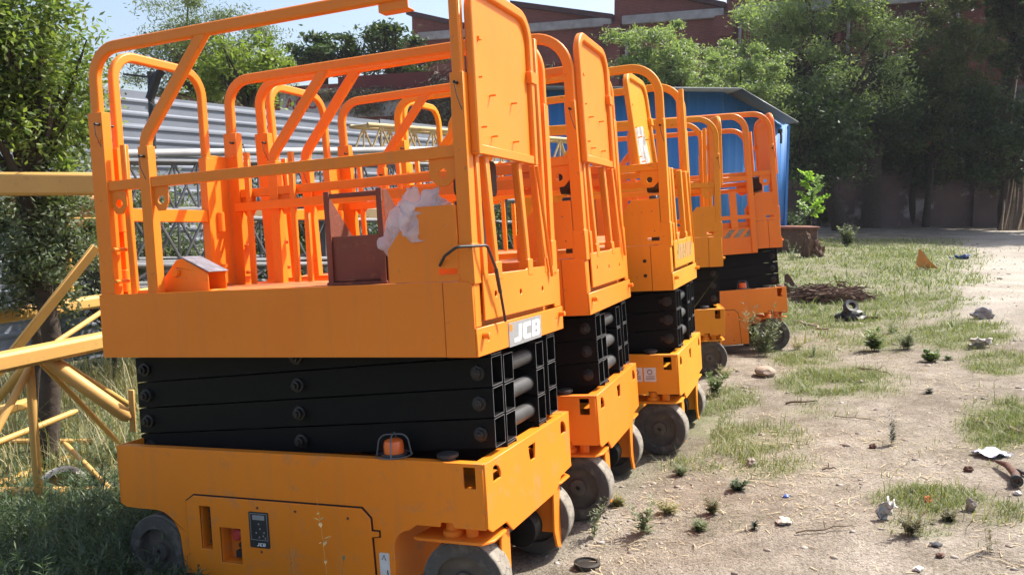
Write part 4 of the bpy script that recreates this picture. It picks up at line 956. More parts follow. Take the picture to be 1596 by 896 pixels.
# ------------------------------------------------------------------ stacked truss sections behind the lifts
def truss(name, lab, a, b, h, d, M_, r=.028, bays=8, cat='truss', sq=False):
    t = thing(name, lab, cat, tuple(a)); L = b-a; e = L.normalized(); up = Vector((0, 0, 1)); s = e.cross(up).normalized()
    C4 = [(s*-d/2), (s*d/2), (s*-d/2+up*h), (s*d/2+up*h)]
    for c in C4: MB().tube([c, c+L], r, 10).build('chord', M_, t)
    for k in range(2):
        m = MB(); o = C4[k]; q = C4[k+2]
        for i in range(bays):
            p0 = L*(i/bays); p1 = L*((i+.5)/bays); p2 = L*((i+1)/bays)
            m.tube([o+p0, q+p1], r*.55, 6); m.tube([q+p1, o+p2], r*.55, 6); m.tube([o+p1, q+p1], r*.5, 6)
        m.build('lacing', M_, t)
    m = MB()
    for i in range(bays):
        m.tube([C4[2]+L*(i/bays), C4[3]+L*((i+1)/bays)], r*.5, 6); m.tube([C4[0]+L*(i/bays), C4[1]+L*((i+1)/bays)], r*.5, 6)
    m.tube([C4[2], C4[3]], r*.5, 6); m.build('cross_lacing', M_, t); return t
truss('truss_section', 'grey lattice truss section topmost of the stack behind the lifts', at(180, 330, 8.6), at(780, 312, 12.5), .50, .55, GALV, .026, 11)
truss('truss_section', 'grey lattice truss section lying below the topmost one behind the lifts', at(190, 408, 8.4), at(780, 395, 12.2), .45, .6, GALV, .028, 11)
truss('truss_section', 'grey lattice truss section at the bottom of the stack', at(180, 447, 8.2), at(800, 432, 12.0), .22, .5, GALV, .030, 9)
truss('truss_section', 'cream painted lattice truss leaning above the grey ones', at(560, 248, 13.5), at(900, 262, 17), .52, .5, CREAM, .035, 10)
wp = thing('white_pipe', 'long white pipe lying along the foot of the sheet fence', 'pipe', tuple(at(170, 240, 8.9))); MB().tube([(0, 0, 0), at(760, 232, 14.5)-at(170, 240, 8.9)], .045, 14).build('pipe', mat('grey_pipe', (.40, .40, .40), .6, (.28, .27, .26), 4), wp)
rk = thing('pipe_rack', 'grey steel rack holding the stacked truss sections', 'rack', tuple(gpt(-2.2, 9.8)))
m = MB()
for i in range(4):
    p = Vector((i*1.05, i*.95, 0)); m.box(p.x-.04, p.x+.04, p.y-.04, p.y+.04, -.3, 2.15); m.box(p.x-.04, p.x+.04, p.y+.56, p.y+.64, -.3, 2.15)
    m.box(p.x-.03, p.x+.03, p.y+.041, p.y+.559, .9, .96); m.box(p.x-.03, p.x+.03, p.y+.041, p.y+.559, 1.6, 1.66)
m.build('upright', GALV, rk)
tb = thing('tan_panel', 'tan steel box beam lying behind the grey truss stack', 'steel beam', tuple(at(330, 338, 11.5)))
m = MB(); m.bar((0, 0, 0), at(720, 332, 15)-at(330, 338, 11.5), .2, .26); m.build('beam', mat('tan_paint', (.45, .30, .14), .7, (.36, .25, .13), 3), tb, bevel=.01, seg=1)
for i in range(4):
    p = FA+fd*(.5+i*3.1)+Vector((.45, -.3, 0)); tree('shrub', ['grey shrub against the near end of the sheet fence', 'grey shrub at the foot of the fence behind the black pole', 'grey shrub at the foot of the fence behind the truss stack', 'grey shrub at the far end of the sheet fence'][i], (p.x, p.y, .85), (1.9, 1.3, 1.2), gpt(p.x, p.y), 14000, .07, [L_GREY, L_DARK, L_GREY, L_DARK][i], .03, 70, .2, 60+i, .1, cat='shrub', limbs=26)
dk = tree('shrub', 'dark low shrub mass growing under the stacked truss sections', (.6-1.6, 11.5, .55), (2.6, 1.0, .75), gpt(-1.0, 11.6), 9000, .06, L_DARK, .02, 70, .2, 31, .1, cat='shrub', limbs=20)
# ------------------------------------------------------------------ big trees outside the frame on the right (their shade falls on the back of the yard)
for i, (x, y, h, rr) in enumerate(((19.6, 30.6, 11.2, 3.6), (21.5, 30.2, 11, 3.6), (25.5, 29.5, 11.5, 3.8), (21, 36, 11, 3.4), (14.2, 33.5, 11.6, 3.0))):
    c = (x, y, h)
    tree('shade_tree', ['tall shade tree nearest the bamboo poles', 'tall shade tree just beyond the right edge', 'tall shade tree farthest beyond the right edge', 'tall shade tree behind the right end of the wall', 'tall shade tree rising above the creeper covered one'][i], c, (rr, rr, rr*.8), gpt(x, y), 8000, .36, L_DARK, .3, 60, .28, 40+i, .1)

# ------------------------------------------------------------------ weeds and grass
def weed_mesh(pos, h, nst, nl, leaf, asp, seed, spread=.5, stemw=.004, upl=.6, bushy=0):
    """stems carrying narrow leaves; returns stem quads and leaf quads"""
    g = np.random.default_rng(seed); V = []; F = []
    P = np.array(pos, float)
    for s_ in range(nst):
        a = g.uniform(0, 6.28); ln = spread*g.uniform(.1, 1); H = h*g.uniform(.6, 1.15); d = np.array([math.cos(a), math.sin(a), 0]); p0 = P+d*g.uniform(0, .25)*h*spread
        side = np.array([-math.sin(a), math.cos(a), 0]); pts = [p0+d*H*ln*t*t+np.array([0, 0, H*t*(1-.15*ln*t)]) for t in np.linspace(0, 1, 6)]
        for i in range(5):
            b = len(V); w = stemw*(1-.16*i); V += [pts[i]-side*w/2, pts[i]+side*w/2, pts[i+1]+side*w*.42, pts[i+1]-side*w*.42]; F.append((b, b+1, b+2, b+3))
        for k in range(nl):
            t = g.uniform(.12, 1); i = min(4, int(t*5)); c = pts[i]+(pts[i+1]-pts[i])*(t*5-i); a2 = g.uniform(0, 6.28)
            u = np.array([math.cos(a2), math.sin(a2), upl*g.uniform(.3, 1.5)]); u /= np.linalg.norm(u); L_ = leaf*g.uniform(.5, 1.2)*(1.15-.6*t); q = np.cross(u, [0, 0, 1]); q /= np.linalg.norm(q)+1e-6
            if bushy: c = c+u*L_*g.uniform(0, bushy)
            b = len(V); V += [c, c+u*L_*.45+q*L_*asp/2, c+u*L_+np.array([0, 0, -.12*L_]), c+u*L_*.45-q*L_*asp/2]; F.append((b, b+1, b+2, b+3))
    return V, F
def weed(px, py, hpx, label, nst=8, nl=26, leaf=.05, asp=.25, mt=WEED, seed=1, spread=.5, cat='weed', name='weed', group=None, upl=.6, xyz=None, h=None, bushy=0):
    p = xyz or gp(px, py); k = (p-EYE).length/FPX; h = h or hpx*k
    t = thing(name, label, cat, tuple(p), group=group); V, F = weed_mesh((0, 0, -.01), h, nst, nl, leaf, asp, seed, spread, max(.003, .7*k), upl, bushy)
    npmesh('foliage', V, F, mt, t); return t
WEEDR = leafmat('weed_reddish', [(.16, .09, .05), (.12, .11, .05), (.10, .13, .06)], .2)
WEEDG = leafmat('weed_bright', [(.10, .15, .045), (.14, .19, .06), (.08, .12, .04)], .3)
WEEDD = leafmat('weed_dark', [(.03, .04, .02), (.05, .06, .035)], .1)
WEEDY = leafmat('weed_grey', [(.14, .17, .09), (.20, .22, .13), (.10, .13, .07)], .25)
weed(1186, 556, 78, 'bushy grey green weed standing in front of the farthest lift wheel', 26, 34, .07, .28, WEEDY, 3, .75)
weed(925, 838, 62, 'tall ragged weed beside the wheel of the second lift', 6, 26, .035, .25, WEEDY, 4, .35)
weed(1003, 832, 58, 'weed with a broad pale leaf right of the tall ragged weed', 7, 22, .05, .4, WEEDY, 5, .5)
weed(1112, 618, 40, 'fresh green weed under the third lift platform edge', 12, 30, .06, .4, WEEDG, 6, .6)
weed(1150, 764, 20, 'small dark green rosette weed on bare dirt', 12, 14, .05, .35, WEED, 7, .9)
weed(1110, 800, 30, 'dry brownish tuft left of the fallen stick', 14, 22, .04, .2, WEEDR, 8, .6)
weed(1389, 696, 50, 'dark upright weed standing alone on bare dirt', 5, 44, .035, .3, WEEDD, 9, .12)
weed(1176, 826, 20, 'tiny blackened weed below the small dark rosette', 5, 20, .03, .3, WEEDD, 10, .3)
weed(1447, 614, 10, 'small dark weed sprout between the grass patches', 5, 14, .05, .3, WEEDD, 11, .5)
weed(1362, 547, 34, 'bright green leafy weed left of the grey green tuft', 10, 18, .10, .5, WEEDG, 12, .6)
weed(1410, 545, 34, 'grey green tuft right of the bright leafy weed', 22, 26, .07, .2, WEEDY, 13, .75)
weed(1450, 564, 18, 'low bright green weed right of the grey green tuft', 10, 16, .09, .5, WEEDG, 14, .9)
weed(1477, 562, 9, 'small dull weed right of the low bright green one', 8, 14, .06, .3, WEEDY, 15, .8)
weed(1268, 556, 32, 'narrow upright weed near the brick piece', 4, 30, .04, .3, WEEDY, 16, .2)
weed(1320, 384, 32, 'pale topped bush in front of the shaded back ground', 16, 30, .20, .4, WEEDY, 17, .6, cat='bush', name='bush')
weed(1235, 405, 30, 'thin weed in front of the tree stump', 6, 20, .08, .3, WEEDY, 18, .5)
weed(1245, 465, 26, 'weeds growing over the timber pile', 16, 18, .10, .3, WEEDY, 19, .9)
weed(1478, 812, 24, 'dry brown weed right of the white plastic scrap', 14, 24, .035, .2, WEEDR, 20, .8)
weed(1420, 838, 36, 'dry brown weed below the white plastic scrap', 18, 24, .04, .2, WEEDR, 21, .9)
weed(1545, 862, 60, 'sparse reddish stems at the bottom right', 6, 16, .03, .2, WEEDR, 22, .4)
p = at(520, 896, 2.75); z = float(gz(p.x, p.y)); weed(0, 0, 0, 'tall reddish weed with broad leaves before the near lift access panel', 3, 16, .055, .42, WEEDR, 23, .25, xyz=Vector((p.x, p.y, z)), h=at(520, 795, 2.75).z-z)
p = at(463, 896, 2.8); z = float(gz(p.x, p.y)); weed(0, 0, 0, 'thin reddish weed left of the broad leaved one', 2, 12, .03, .25, WEEDR, 24, .12, xyz=Vector((p.x, p.y, z)), h=at(463, 832, 2.8).z-z)
g = random.Random(77)
for i, (px, py, lab) in enumerate(((1075, 660, 'dry tuft right under the third lift steering wheel'), (1060, 740, 'dry grass tuft beside the second lift front wheel'), (960, 790, 'small tuft between the ragged weed and the broad leaved weed'), (1040, 800, 'low tuft right of the broad leaved weed'), (1090, 830, 'low brown tuft left of the blackened weed'), (1240, 545, 'low tuft beside the narrow upright weed'), (1130, 590, 'grey tuft beside the fourth lift wheel'), (1390, 520, 'dry tuft between the two upper weeds'))):
    weed(px, py, g.uniform(16, 26), lab, 16, 22, .045, .16, [DRYG, WEEDY, DRYG][i % 3], 80+i, .9, cat='tuft', name='grass_tuft')
# sapling
sp = gp(1262, 386); k = (sp-EYE).length/FPX; sap = thing('sapling', 'bright green sapling with feathery leaves right of the blue shed', 'sapling', tuple(sp))
m = MB(); V = []; F = []; g = np.random.default_rng(5)
for b_ in range(15):
    a = g.uniform(0, 6.28); z0_ = k*(42+4.4*b_*.9); L_ = k*g.uniform(18, 30)*(1 if b_ > 4 else 1.1); u = Vector((math.cos(a), math.sin(a), .75)).normalized(); o = Vector((0, 0, z0_)); e = o+u*L_
    m.tube([o, o+u*L_*.6+Vector((0, 0, .02)), e], [.008, .006, .003], 5)
    for q in range(34):
        t = .2+.8*q/34; c = o+u*L_*t; s_ = u.cross(Vector((0, 0, 1))).normalized()*(1 if q % 2 else -1); s_ = (s_+Vector(g.normal(size=3))*.35).normalized(); l = k*g.uniform(5, 8); w = u*l*.28
        b = len(V); V += [tuple(c), tuple(c+s_*l*.5+w), tuple(c+s_*l), tuple(c+s_*l*.5-w)]; F.append((b, b+1, b+2, b+3))
m.tube([(0, 0, -.1), (.02, 0, k*66), (0, 0, k*110)], [.02, .014, .006], 7); m.build('stem', BARK, sap, fixn=False); npmesh('foliage', V, F, L_SAP, sap)
weed(1250, 365, 40, 'grey dusty bush at the foot of the sapling', 24, 40, .16, .4, WEEDY, 25, .7, cat='bush', name='bush')
weed(1225, 372, 60, 'dark dusty bush between the farthest lift and the sapling', 22, 40, .16, .5, WEED, 26, .6, cat='bush', name='bush')
weed(1226, 388, 58, 'large dark bush in front of the blue shed corner', 40, 60, .17, .5, WEED, 61, .6, cat='bush', name='bush', bushy=1)
weed(1283, 352, 44, 'pale leafy bush behind the sapling in the shade', 26, 40, .22, .5, WEEDY, 62, .8, cat='bush', name='bush', bushy=1)
# dense weeds on the left, dry grass behind
def in_lift(x, y, mg=.1):
    for k_, (t0, r0) in LIFTS.items():
        Mx = np.array(r0); d = np.stack([x-t0[0], y-t0[1]], -1); u = d[..., 0]*Mx[0, 0]+d[..., 1]*Mx[1, 0]; v = d[..., 0]*Mx[0, 1]+d[..., 1]*Mx[1, 1]; q_ = Mx[0, 0]**2+Mx[1, 0]**2; u = u/q_; v = v/q_
        if k_ == 1: ins = (u > -mg) & (u < 1.9) & (v > -mg) & (v < 1.1)
        else: ins = ins | ((u > -mg) & (u < 1.9) & (v > -mg) & (v < 1.1))
    return ins
g = np.random.default_rng(31); V = []; F = []
cnt = 0
while cnt < 1500:
    y = g.uniform(1.9, 6.8); x = g.uniform(-.62*y-1.0, -.16*y-.3)
    if in_lift(np.array(x), np.array(y), .03): continue
    if y < 3.5 and x > -1.25 and g.random() < .6: continue
    dens = float(lown(np.array(x), np.array(y), 1.1, 9)); 
    if g.random() > (.8 if y > 5 else 1.15)+dens: continue
    h = g.uniform(.22, .50)*((.42 if 4.55 < y < 6.4 else 1.1) if x < -1.75 else .42); v, f = weed_mesh((x, y, float(gz(x, y))), h, 1, 34, .075, .13, int(g.integers(1e9)), .45, .005, .9); b = len(V); V += v; F += [tuple(b+i for i in q) for q in f]; cnt += 1
for q_ in range(330):
    px = g.uniform(-20, 330)*g.uniform(.5, 1); pt = gp(px, g.uniform(800, 960))
    if in_lift(np.array(pt.x), np.array(pt.y), .02): continue
    v, f = weed_mesh(tuple(pt), g.uniform(.16, .34)*(1 if px < 230 else .5), 1, 40, .085, .12, int(g.integers(1e9)), .5, .005, .9); b = len(V); V += v; F += [tuple(b+i for i in q) for q in f]
wm = npmesh('weeds', V, F, WEED); tag(wm, 'dense feathery green weeds in front of and beside the near lift', 'weeds', kind='stuff')
def scatter(n, xr_, yr_, maskf, seed):
    g = np.random.default_rng(seed); out = []
    while sum(len(o) for o in out) < n:
        x = g.uniform(*xr_, 40000); y = yr_[0]+(yr_[1]-yr_[0])*g.random(40000)**1.0
        keep = g.random(40000) < maskf(x, y); x = x[keep]; y = y[keep]; out.append(np.stack([x, y, gz(x, y)-.003], 1))
    return np.concatenate(out)[:n]
pts = scatter(24000, (-8.5, 3.5), (5.6, 12.5), lambda x, y: (sst(1.5, 3.0, y-.9*x-.2*0)*(~in_lift(x, y, 0))*(x < .6+.35*(y-5))*np.clip(.5+lown(x, y, .9, 13), .05, 1)), 41)
Vv, Ff = blades(pts, .20, .008, .9, 2); dgm = npmesh('dry_grass', Vv, Ff, DRYG); tag(dgm, 'tall dry yellow grass behind the crane mast', 'dry grass', kind='stuff')
def gm(x, y):
    px, py = px_of(x, y, gz(x, y)); fall = np.clip(4.5/np.maximum(y, .1), 0, 1)**1.0
    return grass_mask(x, y)**1.6*(px > 850)*(px < 1700)*(py < 1000)*fall*(~in_lift(x, y, -.05))
near = scatter(95000, (-.5, 9), (2.0, 13), gm, 42); Vv, Ff = blades(near, .030, .0042, 1.3, 3)
gm2 = lambda x, y: grass_mask(x, y)**1.5*((x-.6*y) < 1)*(y > 8)
far_ = scatter(40000, (0, 22), (9, 26), gm2, 43); V2, F2 = blades(far_, .045, .016, 1.3, 4)
go = npmesh('grass', np.concatenate([Vv, V2]), np.concatenate([Ff, F2+len(Vv)]), GRASS); tag(go, 'thin green and yellowing grass in patches over the yard', 'grass', kind='stuff')
pts = scatter(14000, (-.5, 9), (2.2, 14), lambda x, y: (px_of(x, y, gz(x, y))[0] > 830)*(~in_lift(x, y, -.3))*np.clip(4/np.maximum(y, .1), 0, 1)*np.clip(.35+lown(x, y, 1.0, 77)*.9, .03, 1), 44)
n = len(pts); a = RNG.uniform(0, 6.28, n); d = np.stack([np.cos(a), np.sin(a), RNG.normal(0, .10, n)], 1); s_ = np.stack([-np.sin(a), np.cos(a), 0*a], 1); L_ = (RNG.gamma(2.2, .016, n)+.01)[:, None]; w = RNG.uniform(.0012, .0032, n)[:, None]; pp_ = pts+np.array([0, 0, .008]); bend = s_*RNG.normal(0, .25, n)[:, None]*L_
Vv = np.stack([pp_-s_*w, pp_+s_*w, pp_+d*L_*.5+bend*.5+s_*w, pp_+d*L_*.5+bend*.5-s_*w, pp_+d*L_+s_*w*.5, pp_+d*L_-s_*w*.5], 1).reshape(-1, 3); i = np.arange(n)[:, None]*6
st_ = npmesh('straw', Vv, np.concatenate([i+np.array([[0, 1, 2, 3]]), i+np.array([[3, 2, 4, 5]])]), STRAW); tag(st_, 'dry straw litter strewn over the dirt', 'straw', kind='stuff')
# gravel
pts = scatter(6500, (-1, 14), (2.2, 24), lambda x, y: (px_of(x, y, gz(x, y))[0] > 830)*np.clip(4/np.maximum(y, .1), 0, 1)**1.3*np.clip(.45+lown(x, y, 1.4, 55), .1, 1)*(y > 1), 45)
ico = np.array([(0, 0, 1), (.89, 0, .45), (.28, .85, .45), (-.72, .53, .45), (-.72, -.53, .45), (.28, -.85, .45), (.72, .53, -.45), (-.28, .85, -.45), (-.89, 0, -.45), (-.28, -.85, -.45), (.72, -.53, -.45), (0, 0, -1)])
icf = np.array([(0, 1, 2), (0, 2, 3), (0, 3, 4), (0, 4, 5), (0, 5, 1), (1, 6, 2), (2, 7, 3), (3, 8, 4), (4, 9, 5), (5, 10, 1), (2, 6, 7), (3, 7, 8), (4, 8, 9), (5, 9, 10), (1, 10, 6), (11, 7, 6), (11, 8, 7), (11, 9, 8), (11, 10, 9), (11, 6, 10)])
n = len(pts); sz = (RNG.gamma(1.6, .0032, n)+.002)*(1+.06*pts[:, 1]); V = ico[None]*(sz[:, None, None]*RNG.uniform(.55, 1.3, (n, 12, 1)))*np.array([1.2, 1, .6])+pts[:, None]+np.array([0, 0, .002])
gr = npmesh('gravel', V.reshape(-1, 3), (icf[None]+12*np.arange(n)[:, None, None]).reshape(-1, 3), leafmat('gravel', [(.30, .26, .21), (.42, .38, .33), (.16, .13, .11), (.36, .30, .24)], 0, .9)); tag(gr, 'small stones and clods scattered over the dirt', 'gravel', kind='stuff')

# ------------------------------------------------------------------ litter and debris
def lump(name, lab, cat, px, py, w, h, mt, seed=1, flat=1, d=None, parent=None, loc=None, mtx=None, rough=.25, sub=2):
    g = random.Random(seed); import bmesh
    p = loc or gp(px, py); k = (p-EYE).length/FPX; W_ = w*k; H_ = h*k
    bm = bmesh.new(); bmesh.ops.create_icosphere(bm, subdivisions=sub+1, radius=.5); import mathutils.noise as mn
    for v in bm.verts:
        q = v.co.copy(); f = 1+rough*mn.noise(q*3+Vector((seed*3.1, 0, 0)))*2+rough*.6*mn.noise(q*9+Vector((0, seed, 0)))
        f = round(f*6)/6*.5+f*.5; v.co = q*f
        v.co.x *= W_; v.co.y *= (d*k if d else W_*.8); v.co.z = v.co.z*H_+H_*.38*flat
    me = bpy.data.meshes.new(name); bm.to_mesh(me); bm.free(); me.materials.append(mt); me.shade_smooth(); me.set_sharp_from_angle(angle=R(28))
    o = bpy.data.objects.new(name, me); COL.objects.link(o)
    if parent is not None: o.parent = parent; o.location = p
    else: o.location = p; o.rotation_euler = (0, 0, g.uniform(0, 6.28))
    if lab: tag(o, lab, cat)
    return o
b = lump('brick_piece', 'pale broken brick lying beside the grass patch near the third lift', 'brick', 1192, 586, 38, 16, mat('brick_pale', (.36, .27, .20), .95, (.26, .2, .15), 20, bump=.3), 3, rough=.08)
lump('stone', 'grey stone on dirt left of the fallen stick, above the dark rosette', 'stone', 1171, 728, 18, 12, STONE, 4)
lump('stone', 'dark square clod left of the lone upright weed', 'stone', 1360, 700, 12, 7, RUSTY, 5)
lump('stone', 'rounded brown clod below the sheet of paper', 'stone', 1510, 735, 12, 8, RUSTY, 6)
lump('stone', 'grey stone at the edge of the lower right grass patch', 'stone', 1513, 796, 15, 17, STONE, 7)
lump('stone', 'flat pale stone patch above the fallen stick', 'stone', 1222, 819, 26, 8, mat('pale_stone', (.38, .34, .29), .95), 8)
lump('stone', 'flat dark stone at the bottom right', 'stone', 1459, 852, 14, 6, mat('dark_stone', (.06, .06, .065), .9), 9)
lump('stone', 'black stone right of the drain cap', 'stone', 1465, 872, 12, 6, RUSTY, 10)
lump('rubble', 'grey rubble lump at the edge of the pale track', 'rubble', 1531, 497, 28, 16, mat('grey_rubble', (.16, .15, .17), .95, (.3, .27, .24), 18), 11)
lump('bottle_cap', 'small blue plastic scrap on the straw', 'plastic scrap', 1225, 776, 8, 5, mat('blue_plastic', (.10, .22, .75), .5), 12)
lump('plastic_scrap', 'orange plastic scrap in the lower right grass', 'plastic scrap', 1446, 784, 10, 12, mat('orange_plastic', (.7, .15, .03), .5), 13)
lump('plastic_scrap', 'tiny white scrap at the bottom edge', 'plastic scrap', 1431, 893, 13, 7, PLAST, 14)
lump('plastic_scrap', 'white scrap beside the flanged pipe end', 'plastic scrap', 1585, 774, 10, 6, PLAST, 15)
dr = thing('drain_cap', 'round grey metal cap lying on the dirt at the bottom edge', 'metal cap', tuple(gp(915, 887)+Vector((0, 0, .004)))); MB().lathe([(.055, 0), (.06, .004), (.058, .016), (.045, .019), (.043, .012), (.01, .012)], (0, 0, 0), 'Z', 30).build('cap', BOLT, dr)
def stick(name, lab, cat, pa, pb, r, mt, mid=None, lift=.01):
    a = gp(*pa)+Vector((0, 0, lift)); b = gp(*pb)+Vector((0, 0, lift)); t = thing(name, lab, cat, tuple(a)); d = b-a; n = Vector((-d.y, d.x, 0))
    g = random.Random(int(pa[0])); P = [d*(i/6)+n*g.uniform(-.05, .05)+Vector((0, 0, g.uniform(0, .012))) for i in range(7)]; P[0] = Vector((0, 0, 0))
    m = MB(); m.tube(P, [r*(1-.08*i) for i in range(7)], 7); m.tube([P[3], P[3]+n*.12+Vector((0, 0, .03))], [r*.6, r*.3], 6); m.build('branch', mt, t, fixn=False); return t
stick('stick', 'thin dark stick lying on the straw near the bottom', 'stick', (1240, 836), (1330, 827), .0045, WOOD)
stick('stick', 'short dark board like stick above the bare patch', 'stick', (1224, 632), (1273, 630), .010, WOOD)
stick('stick', 'forked pale stick by the farthest lift wheel', 'stick', (1236, 503), (1290, 516), .022, PALEW)
stick('stick', 'thin twig in front of the grass patch below the brick', 'stick', (1340, 576), (1390, 586), .008, WOOD)
stick('stick', 'small twig on the bare patch above the lone weed', 'stick', (1300, 652), (1365, 658), .004, WOOD)
stick('stick', 'short dark chip of wood on bare dirt', 'stick', (1281, 734), (1302, 735), .007, WOOD)
stick('stick', 'pale curved root piece in the right grass patch', 'stick', (1520, 660), (1545, 664), .008, PALEW)
stick('stick', 'pale long splinter at the right edge of the grass', 'stick', (1570, 670), (1600, 682), .014, PALEW)
pr_ = gp(1545, 712); pa_ = rag('paper_sheet', 'bluish white torn sheet of paper on the dirt at the right edge', 'paper', Matrix.Translation(pr_+Vector((0, 0, .02))) @ Matrix.Rotation(.3, 4, 'Z') @ Matrix.Rotation(R(84), 4, 'X'), .17, .16, 14, .022, PAPER, 5, .001)
p = gp(1380, 812); rag('plastic_scrap', 'crumpled white plastic scrap standing in the lower right grass', 'plastic scrap', Matrix.Translation(p+Vector((0, 0, .045))) @ Matrix.Rotation(.5, 4, 'Y'), .055, .10, 14, .04, PLAST, 8, .001)
p = gp(1527, 543); rag('foam_scrap', 'white foam scrap in the grass at the edge of the pale track', 'foam scrap', Matrix.Translation(p+Vector((0, 0, .05))) @ Matrix.Rotation(R(55), 4, 'X'), .20, .13, 12, .05, PLAST, 9, .006)
p = gp(1495, 404); rag('blue_rag', 'small blue rag on the pale track', 'rag', Matrix.Translation(p+Vector((0, 0, .03))) @ Matrix.Rotation(R(75), 4, 'X'), .42, .25, 14, .09, mat('blue_rag', (.06, .10, .28), .9, (.10, .14, .30), 10), 10, .004)
# flanged pipe
a = gp(1552, 728)+Vector((0, 0, .03)); b = gp(1583, 760)+Vector((0, 0, .035)); fpipe = thing('flanged_pipe', 'bent steel pipe with a round black flange at the right edge', 'pipe', tuple(a)); d = b-a
MB().tube([(0, 0, 0), d*.35+Vector((.03, .01, .01)), d*.7+Vector((.03, 0, 0)), d], [.008, .018, .02, .02], 12).build('pipe', RUSTY, fpipe)
u = d.normalized(); s1 = u.cross(Vector((0, 0, 1))).normalized(); MB().lathe([(.014, -.012), (.030, -.012), (.030, .012), (.014, .012)], d, (u, s1, s1.cross(u)), 22, close=True).build('flange', BLKD, fpipe)
stick('iron_bar', 'short dark iron bar beside the flanged pipe', 'bar', (1580, 738), (1620, 752), .012, BLKD)
# hub with tyre on scrap
p = gp(1325, 500); k = (p-EYE).length/FPX; hb_ = thing('scrap_hub', 'black machine part with a small tyre on top lying in the grass', 'scrap part', tuple(p)); r = 11*k
MB().lathe([(r*.5, -r*.35), (r*.85, -r*.4), (r, -r*.15), (r, r*.15), (r*.85, r*.4), (r*.5, r*.35)], (0, 0, k*20), (Vector((.2, -.75, .55)).normalized(), Vector((0, .6, .8)).normalized(), Vector((1, .1, 0)).normalized()), 30, close=True).build('tyre', BLKD, hb_)
q = lump('casing', None, None, 0, 0, 40, 18, BLKD, 4, parent=hb_, loc=Vector((.03, 0, 0)), rough=.3); q.scale = (1, 1, 1)
me_s = k/( (Vector((.03,0,0))-EYE).length/FPX ); q.scale = (me_s, me_s, me_s)
m = MB(); m.tube([(0, 0, k*5), (k*30, .05, k*4), (k*60, -.03, k*1)], k*2, 8); m.tube([(k*5, 0, k*6), (k*34, -.12, k*6)], k*1.6, 8); m.build('rod', RUSTY, hb_)
# timber pile and curved plate
p = gp(1300, 470); k = (p-EYE).length/FPX; tp = thing('timber_pile', 'low heap of grey broken planks lying in the grass right of the farthest lift', 'timber pile', tuple(p)); g = random.Random(8)
for i in range(14):
    c = Vector((g.uniform(-36, 36)*k, g.uniform(-.3, .5), (2+i*.8+g.uniform(0, 3))*k)); l = g.uniform(14, 34)*k; a = g.gauss(0, .22)
    m = MB(); m.bar(c-Vector((math.cos(a), math.sin(a), g.uniform(-.1, .1)))*l, c+Vector((math.cos(a), math.sin(a), g.uniform(-.1, .1)))*l*.8, g.uniform(.06, .13), g.uniform(.025, .045)); m.build('plank', [WOOD, PALEW, RUSTY][g.randrange(3)], tp, bevel=.004, seg=1)
m = MB()
for i in range(420):
    c = Vector((g.gauss(0, 22)*k, g.uniform(-.35, .45), (1+abs(g.gauss(0, 9)))*k)); a = g.uniform(-.9, .9); l = g.uniform(8, 26)*k; d = Vector((math.cos(a), g.uniform(-.4, .4), math.sin(a)*.45))*l
    m.tube([c-d, c+Vector((0, 0, g.uniform(-.03, .05))), c+d], [.013, .010, .004], 4)
br_ = m.build('brushwood', RUSTY, tp, fixn=False); tag(br_, kind='stuff')
p = gp(1235, 462); k = (p-EYE).length/FPX; cpz = thing('curved_plate', 'rusty curved steel plate standing at the left end of the plank heap', 'steel plate', tuple(p))
MB().plate([(-12*k, 0), (26*k, 0), (14*k, 8*k), (4*k, 18*k), (-4*k, 30*k), (-8*k, 34*k), (-12*k, 32*k)], [], lambda u, v, w: (u, w, v), .03).build('plate', RUSTY, cpz, bevel=.004, seg=1)
MB().box(-13*k, 22*k, .03, .4, -.02, 14*k).build('foot_block', RUSTY, cpz, bevel=.006, seg=1)
# stump and rusty bench plate
p = gp(1266, 402); st = thing('tree_stump', 'reddish brown rotten tree stump in the grass right of the farthest lift', 'stump', tuple(p)); k = (p-EYE).length/FPX
for i, (dx, w, h) in enumerate(((-9, 14, 36), (5, 18, 26), (14, 15, 17))):
    o = lump('root_piece', None, None, 0, 0, w, h, mat('rotten_wood', (.16, .085, .05), .95, (.08, .045, .03), 12, bump=.4) if i == 0 else bpy.data.materials['rotten_wood'], 20+i, parent=st, loc=Vector((dx*k, .1*i, 0)), rough=.4, sub=3); f = k/((Vector((dx*k, .1*i, 0))-EYE).length/FPX); o.scale = (f, f, f)
p = gp(1243, 393); k = (p-EYE).length/FPX; bp2 = thing('rusty_tank', 'rusty brown steel box with a flat lid between the farthest lift and the stump', 'steel box', tuple(p))
MB().box(-30*k, 22*k, -.3, .5, 0, 34*k).build('box', RUSTY, bp2, bevel=.01, seg=1); MB().box(-33*k, 24*k, -.36, .56, 34.3*k, 38*k).build('lid', RUST, bp2, bevel=.008, seg=1)
# orange folded sheet
p = gp(1443, 420); k = (p-EYE).length/FPX; oc = thing('orange_sheet', 'orange folded plastic sheet sticking up from the pale grass like a fin', 'plastic sheet', tuple(p))
m = MB(); m.add([(-12*k, .1, 0), (-9*k, 0, 29*k), (2*k, -.1, 12*k), (14*k, -.1, 2*k), (0, .25, 0), (-10*k, .03, 28*k)], [(0, 1, 2), (0, 2, 3), (0, 3, 4), (5, 4, 0), (1, 5, 0), (2, 1, 5), (2, 5, 4), (2, 4, 3)]); m.build('sheet', mat('orange_sheet', (.75, .30, .08), .6, (.6, .22, .05), 6), oc, smooth=0)
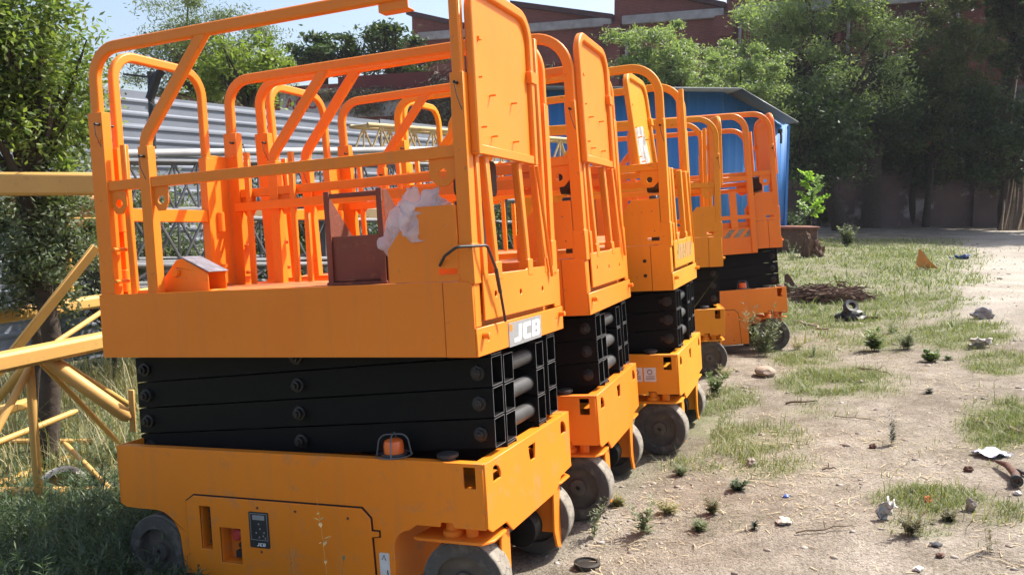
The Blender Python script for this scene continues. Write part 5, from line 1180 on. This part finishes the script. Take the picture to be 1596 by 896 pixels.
# rubble heaps and bamboo poles by the back wall
for j, (px, py, w, lab) in enumerate(((1368, 347, 52, 'left heap of broken bricks at the foot of the back wall'), (1450, 348, 46, 'right heap of broken bricks at the foot of the back wall'))):
    p = gp(px, py); k = (p-EYE).length/FPX; t = thing('rubble_heap', lab, 'rubble heap', tuple(p), group='brick heaps along the back wall'); g = random.Random(j+4); m = MB()
    for i in range(90):
        x = g.gauss(0, .42)*w*k; zz = max(0, (1-abs(x)/(w*k)))*k*24*g.random(); M_ = Matrix.Translation((x, g.uniform(-.4, .4), zz+.05)) @ Matrix.Rotation(g.uniform(0, 6), 4, Vector((g.random(), g.random(), g.random())).normalized()); m.box(-.16, .16, -.08, .08, -.06, .06, M_)
    m.build('bricks', STONE if j == 0 else RUSTY, t, bevel=.008, seg=1)
g = random.Random(6); m_p = [Vector((0, 0, 0))]
for i in range(13):
    px = 1556+i*3.6; b = gp(px-4, 346); b.y = 31.5+g.uniform(-.1, .2); b.x = (px-798)/FPX*b.y; b.z = float(gz(b.x, b.y)); tl = at(px+g.uniform(6, 20), 275+g.uniform(-8, 25), 32.4)
    t = thing('bamboo_pole', 'thin brown bamboo pole in the bundle leaning at the right end of the back wall', 'bamboo pole', tuple(b), group='bamboo poles leaning on the back wall'); MB().tube([(0, 0, 0), (tl-b)*.5+Vector((.03, 0, 0)), tl-b], [.045, .04, .03], 7).build('pole', BAMB, t)
# white jar on a ledge by the farthest lift, paper rags

# ------------------------------------------------------------------ air
hz_ = MB().box(-70, 90, -30, 110, -22, 24).build('haze', bpy.data.materials.new('air'), smooth=0); tag(hz_, kind='stuff'); tag(hz_, 'thin dusty summer haze over the whole yard', 'haze')
hm_ = hz_.data.materials[0]; hm_.use_nodes = True; N = hm_.node_tree.nodes; N.remove(N['Principled BSDF'])
pv = N.new('ShaderNodeVolumePrincipled'); pv.inputs['Color'].default_value = (.86, .90, 1, 1); pv.inputs['Density'].default_value = .0004; pv.inputs['Anisotropy'].default_value = .2
hm_.node_tree.links.new(pv.outputs[0], N['Material Output'].inputs['Volume'])
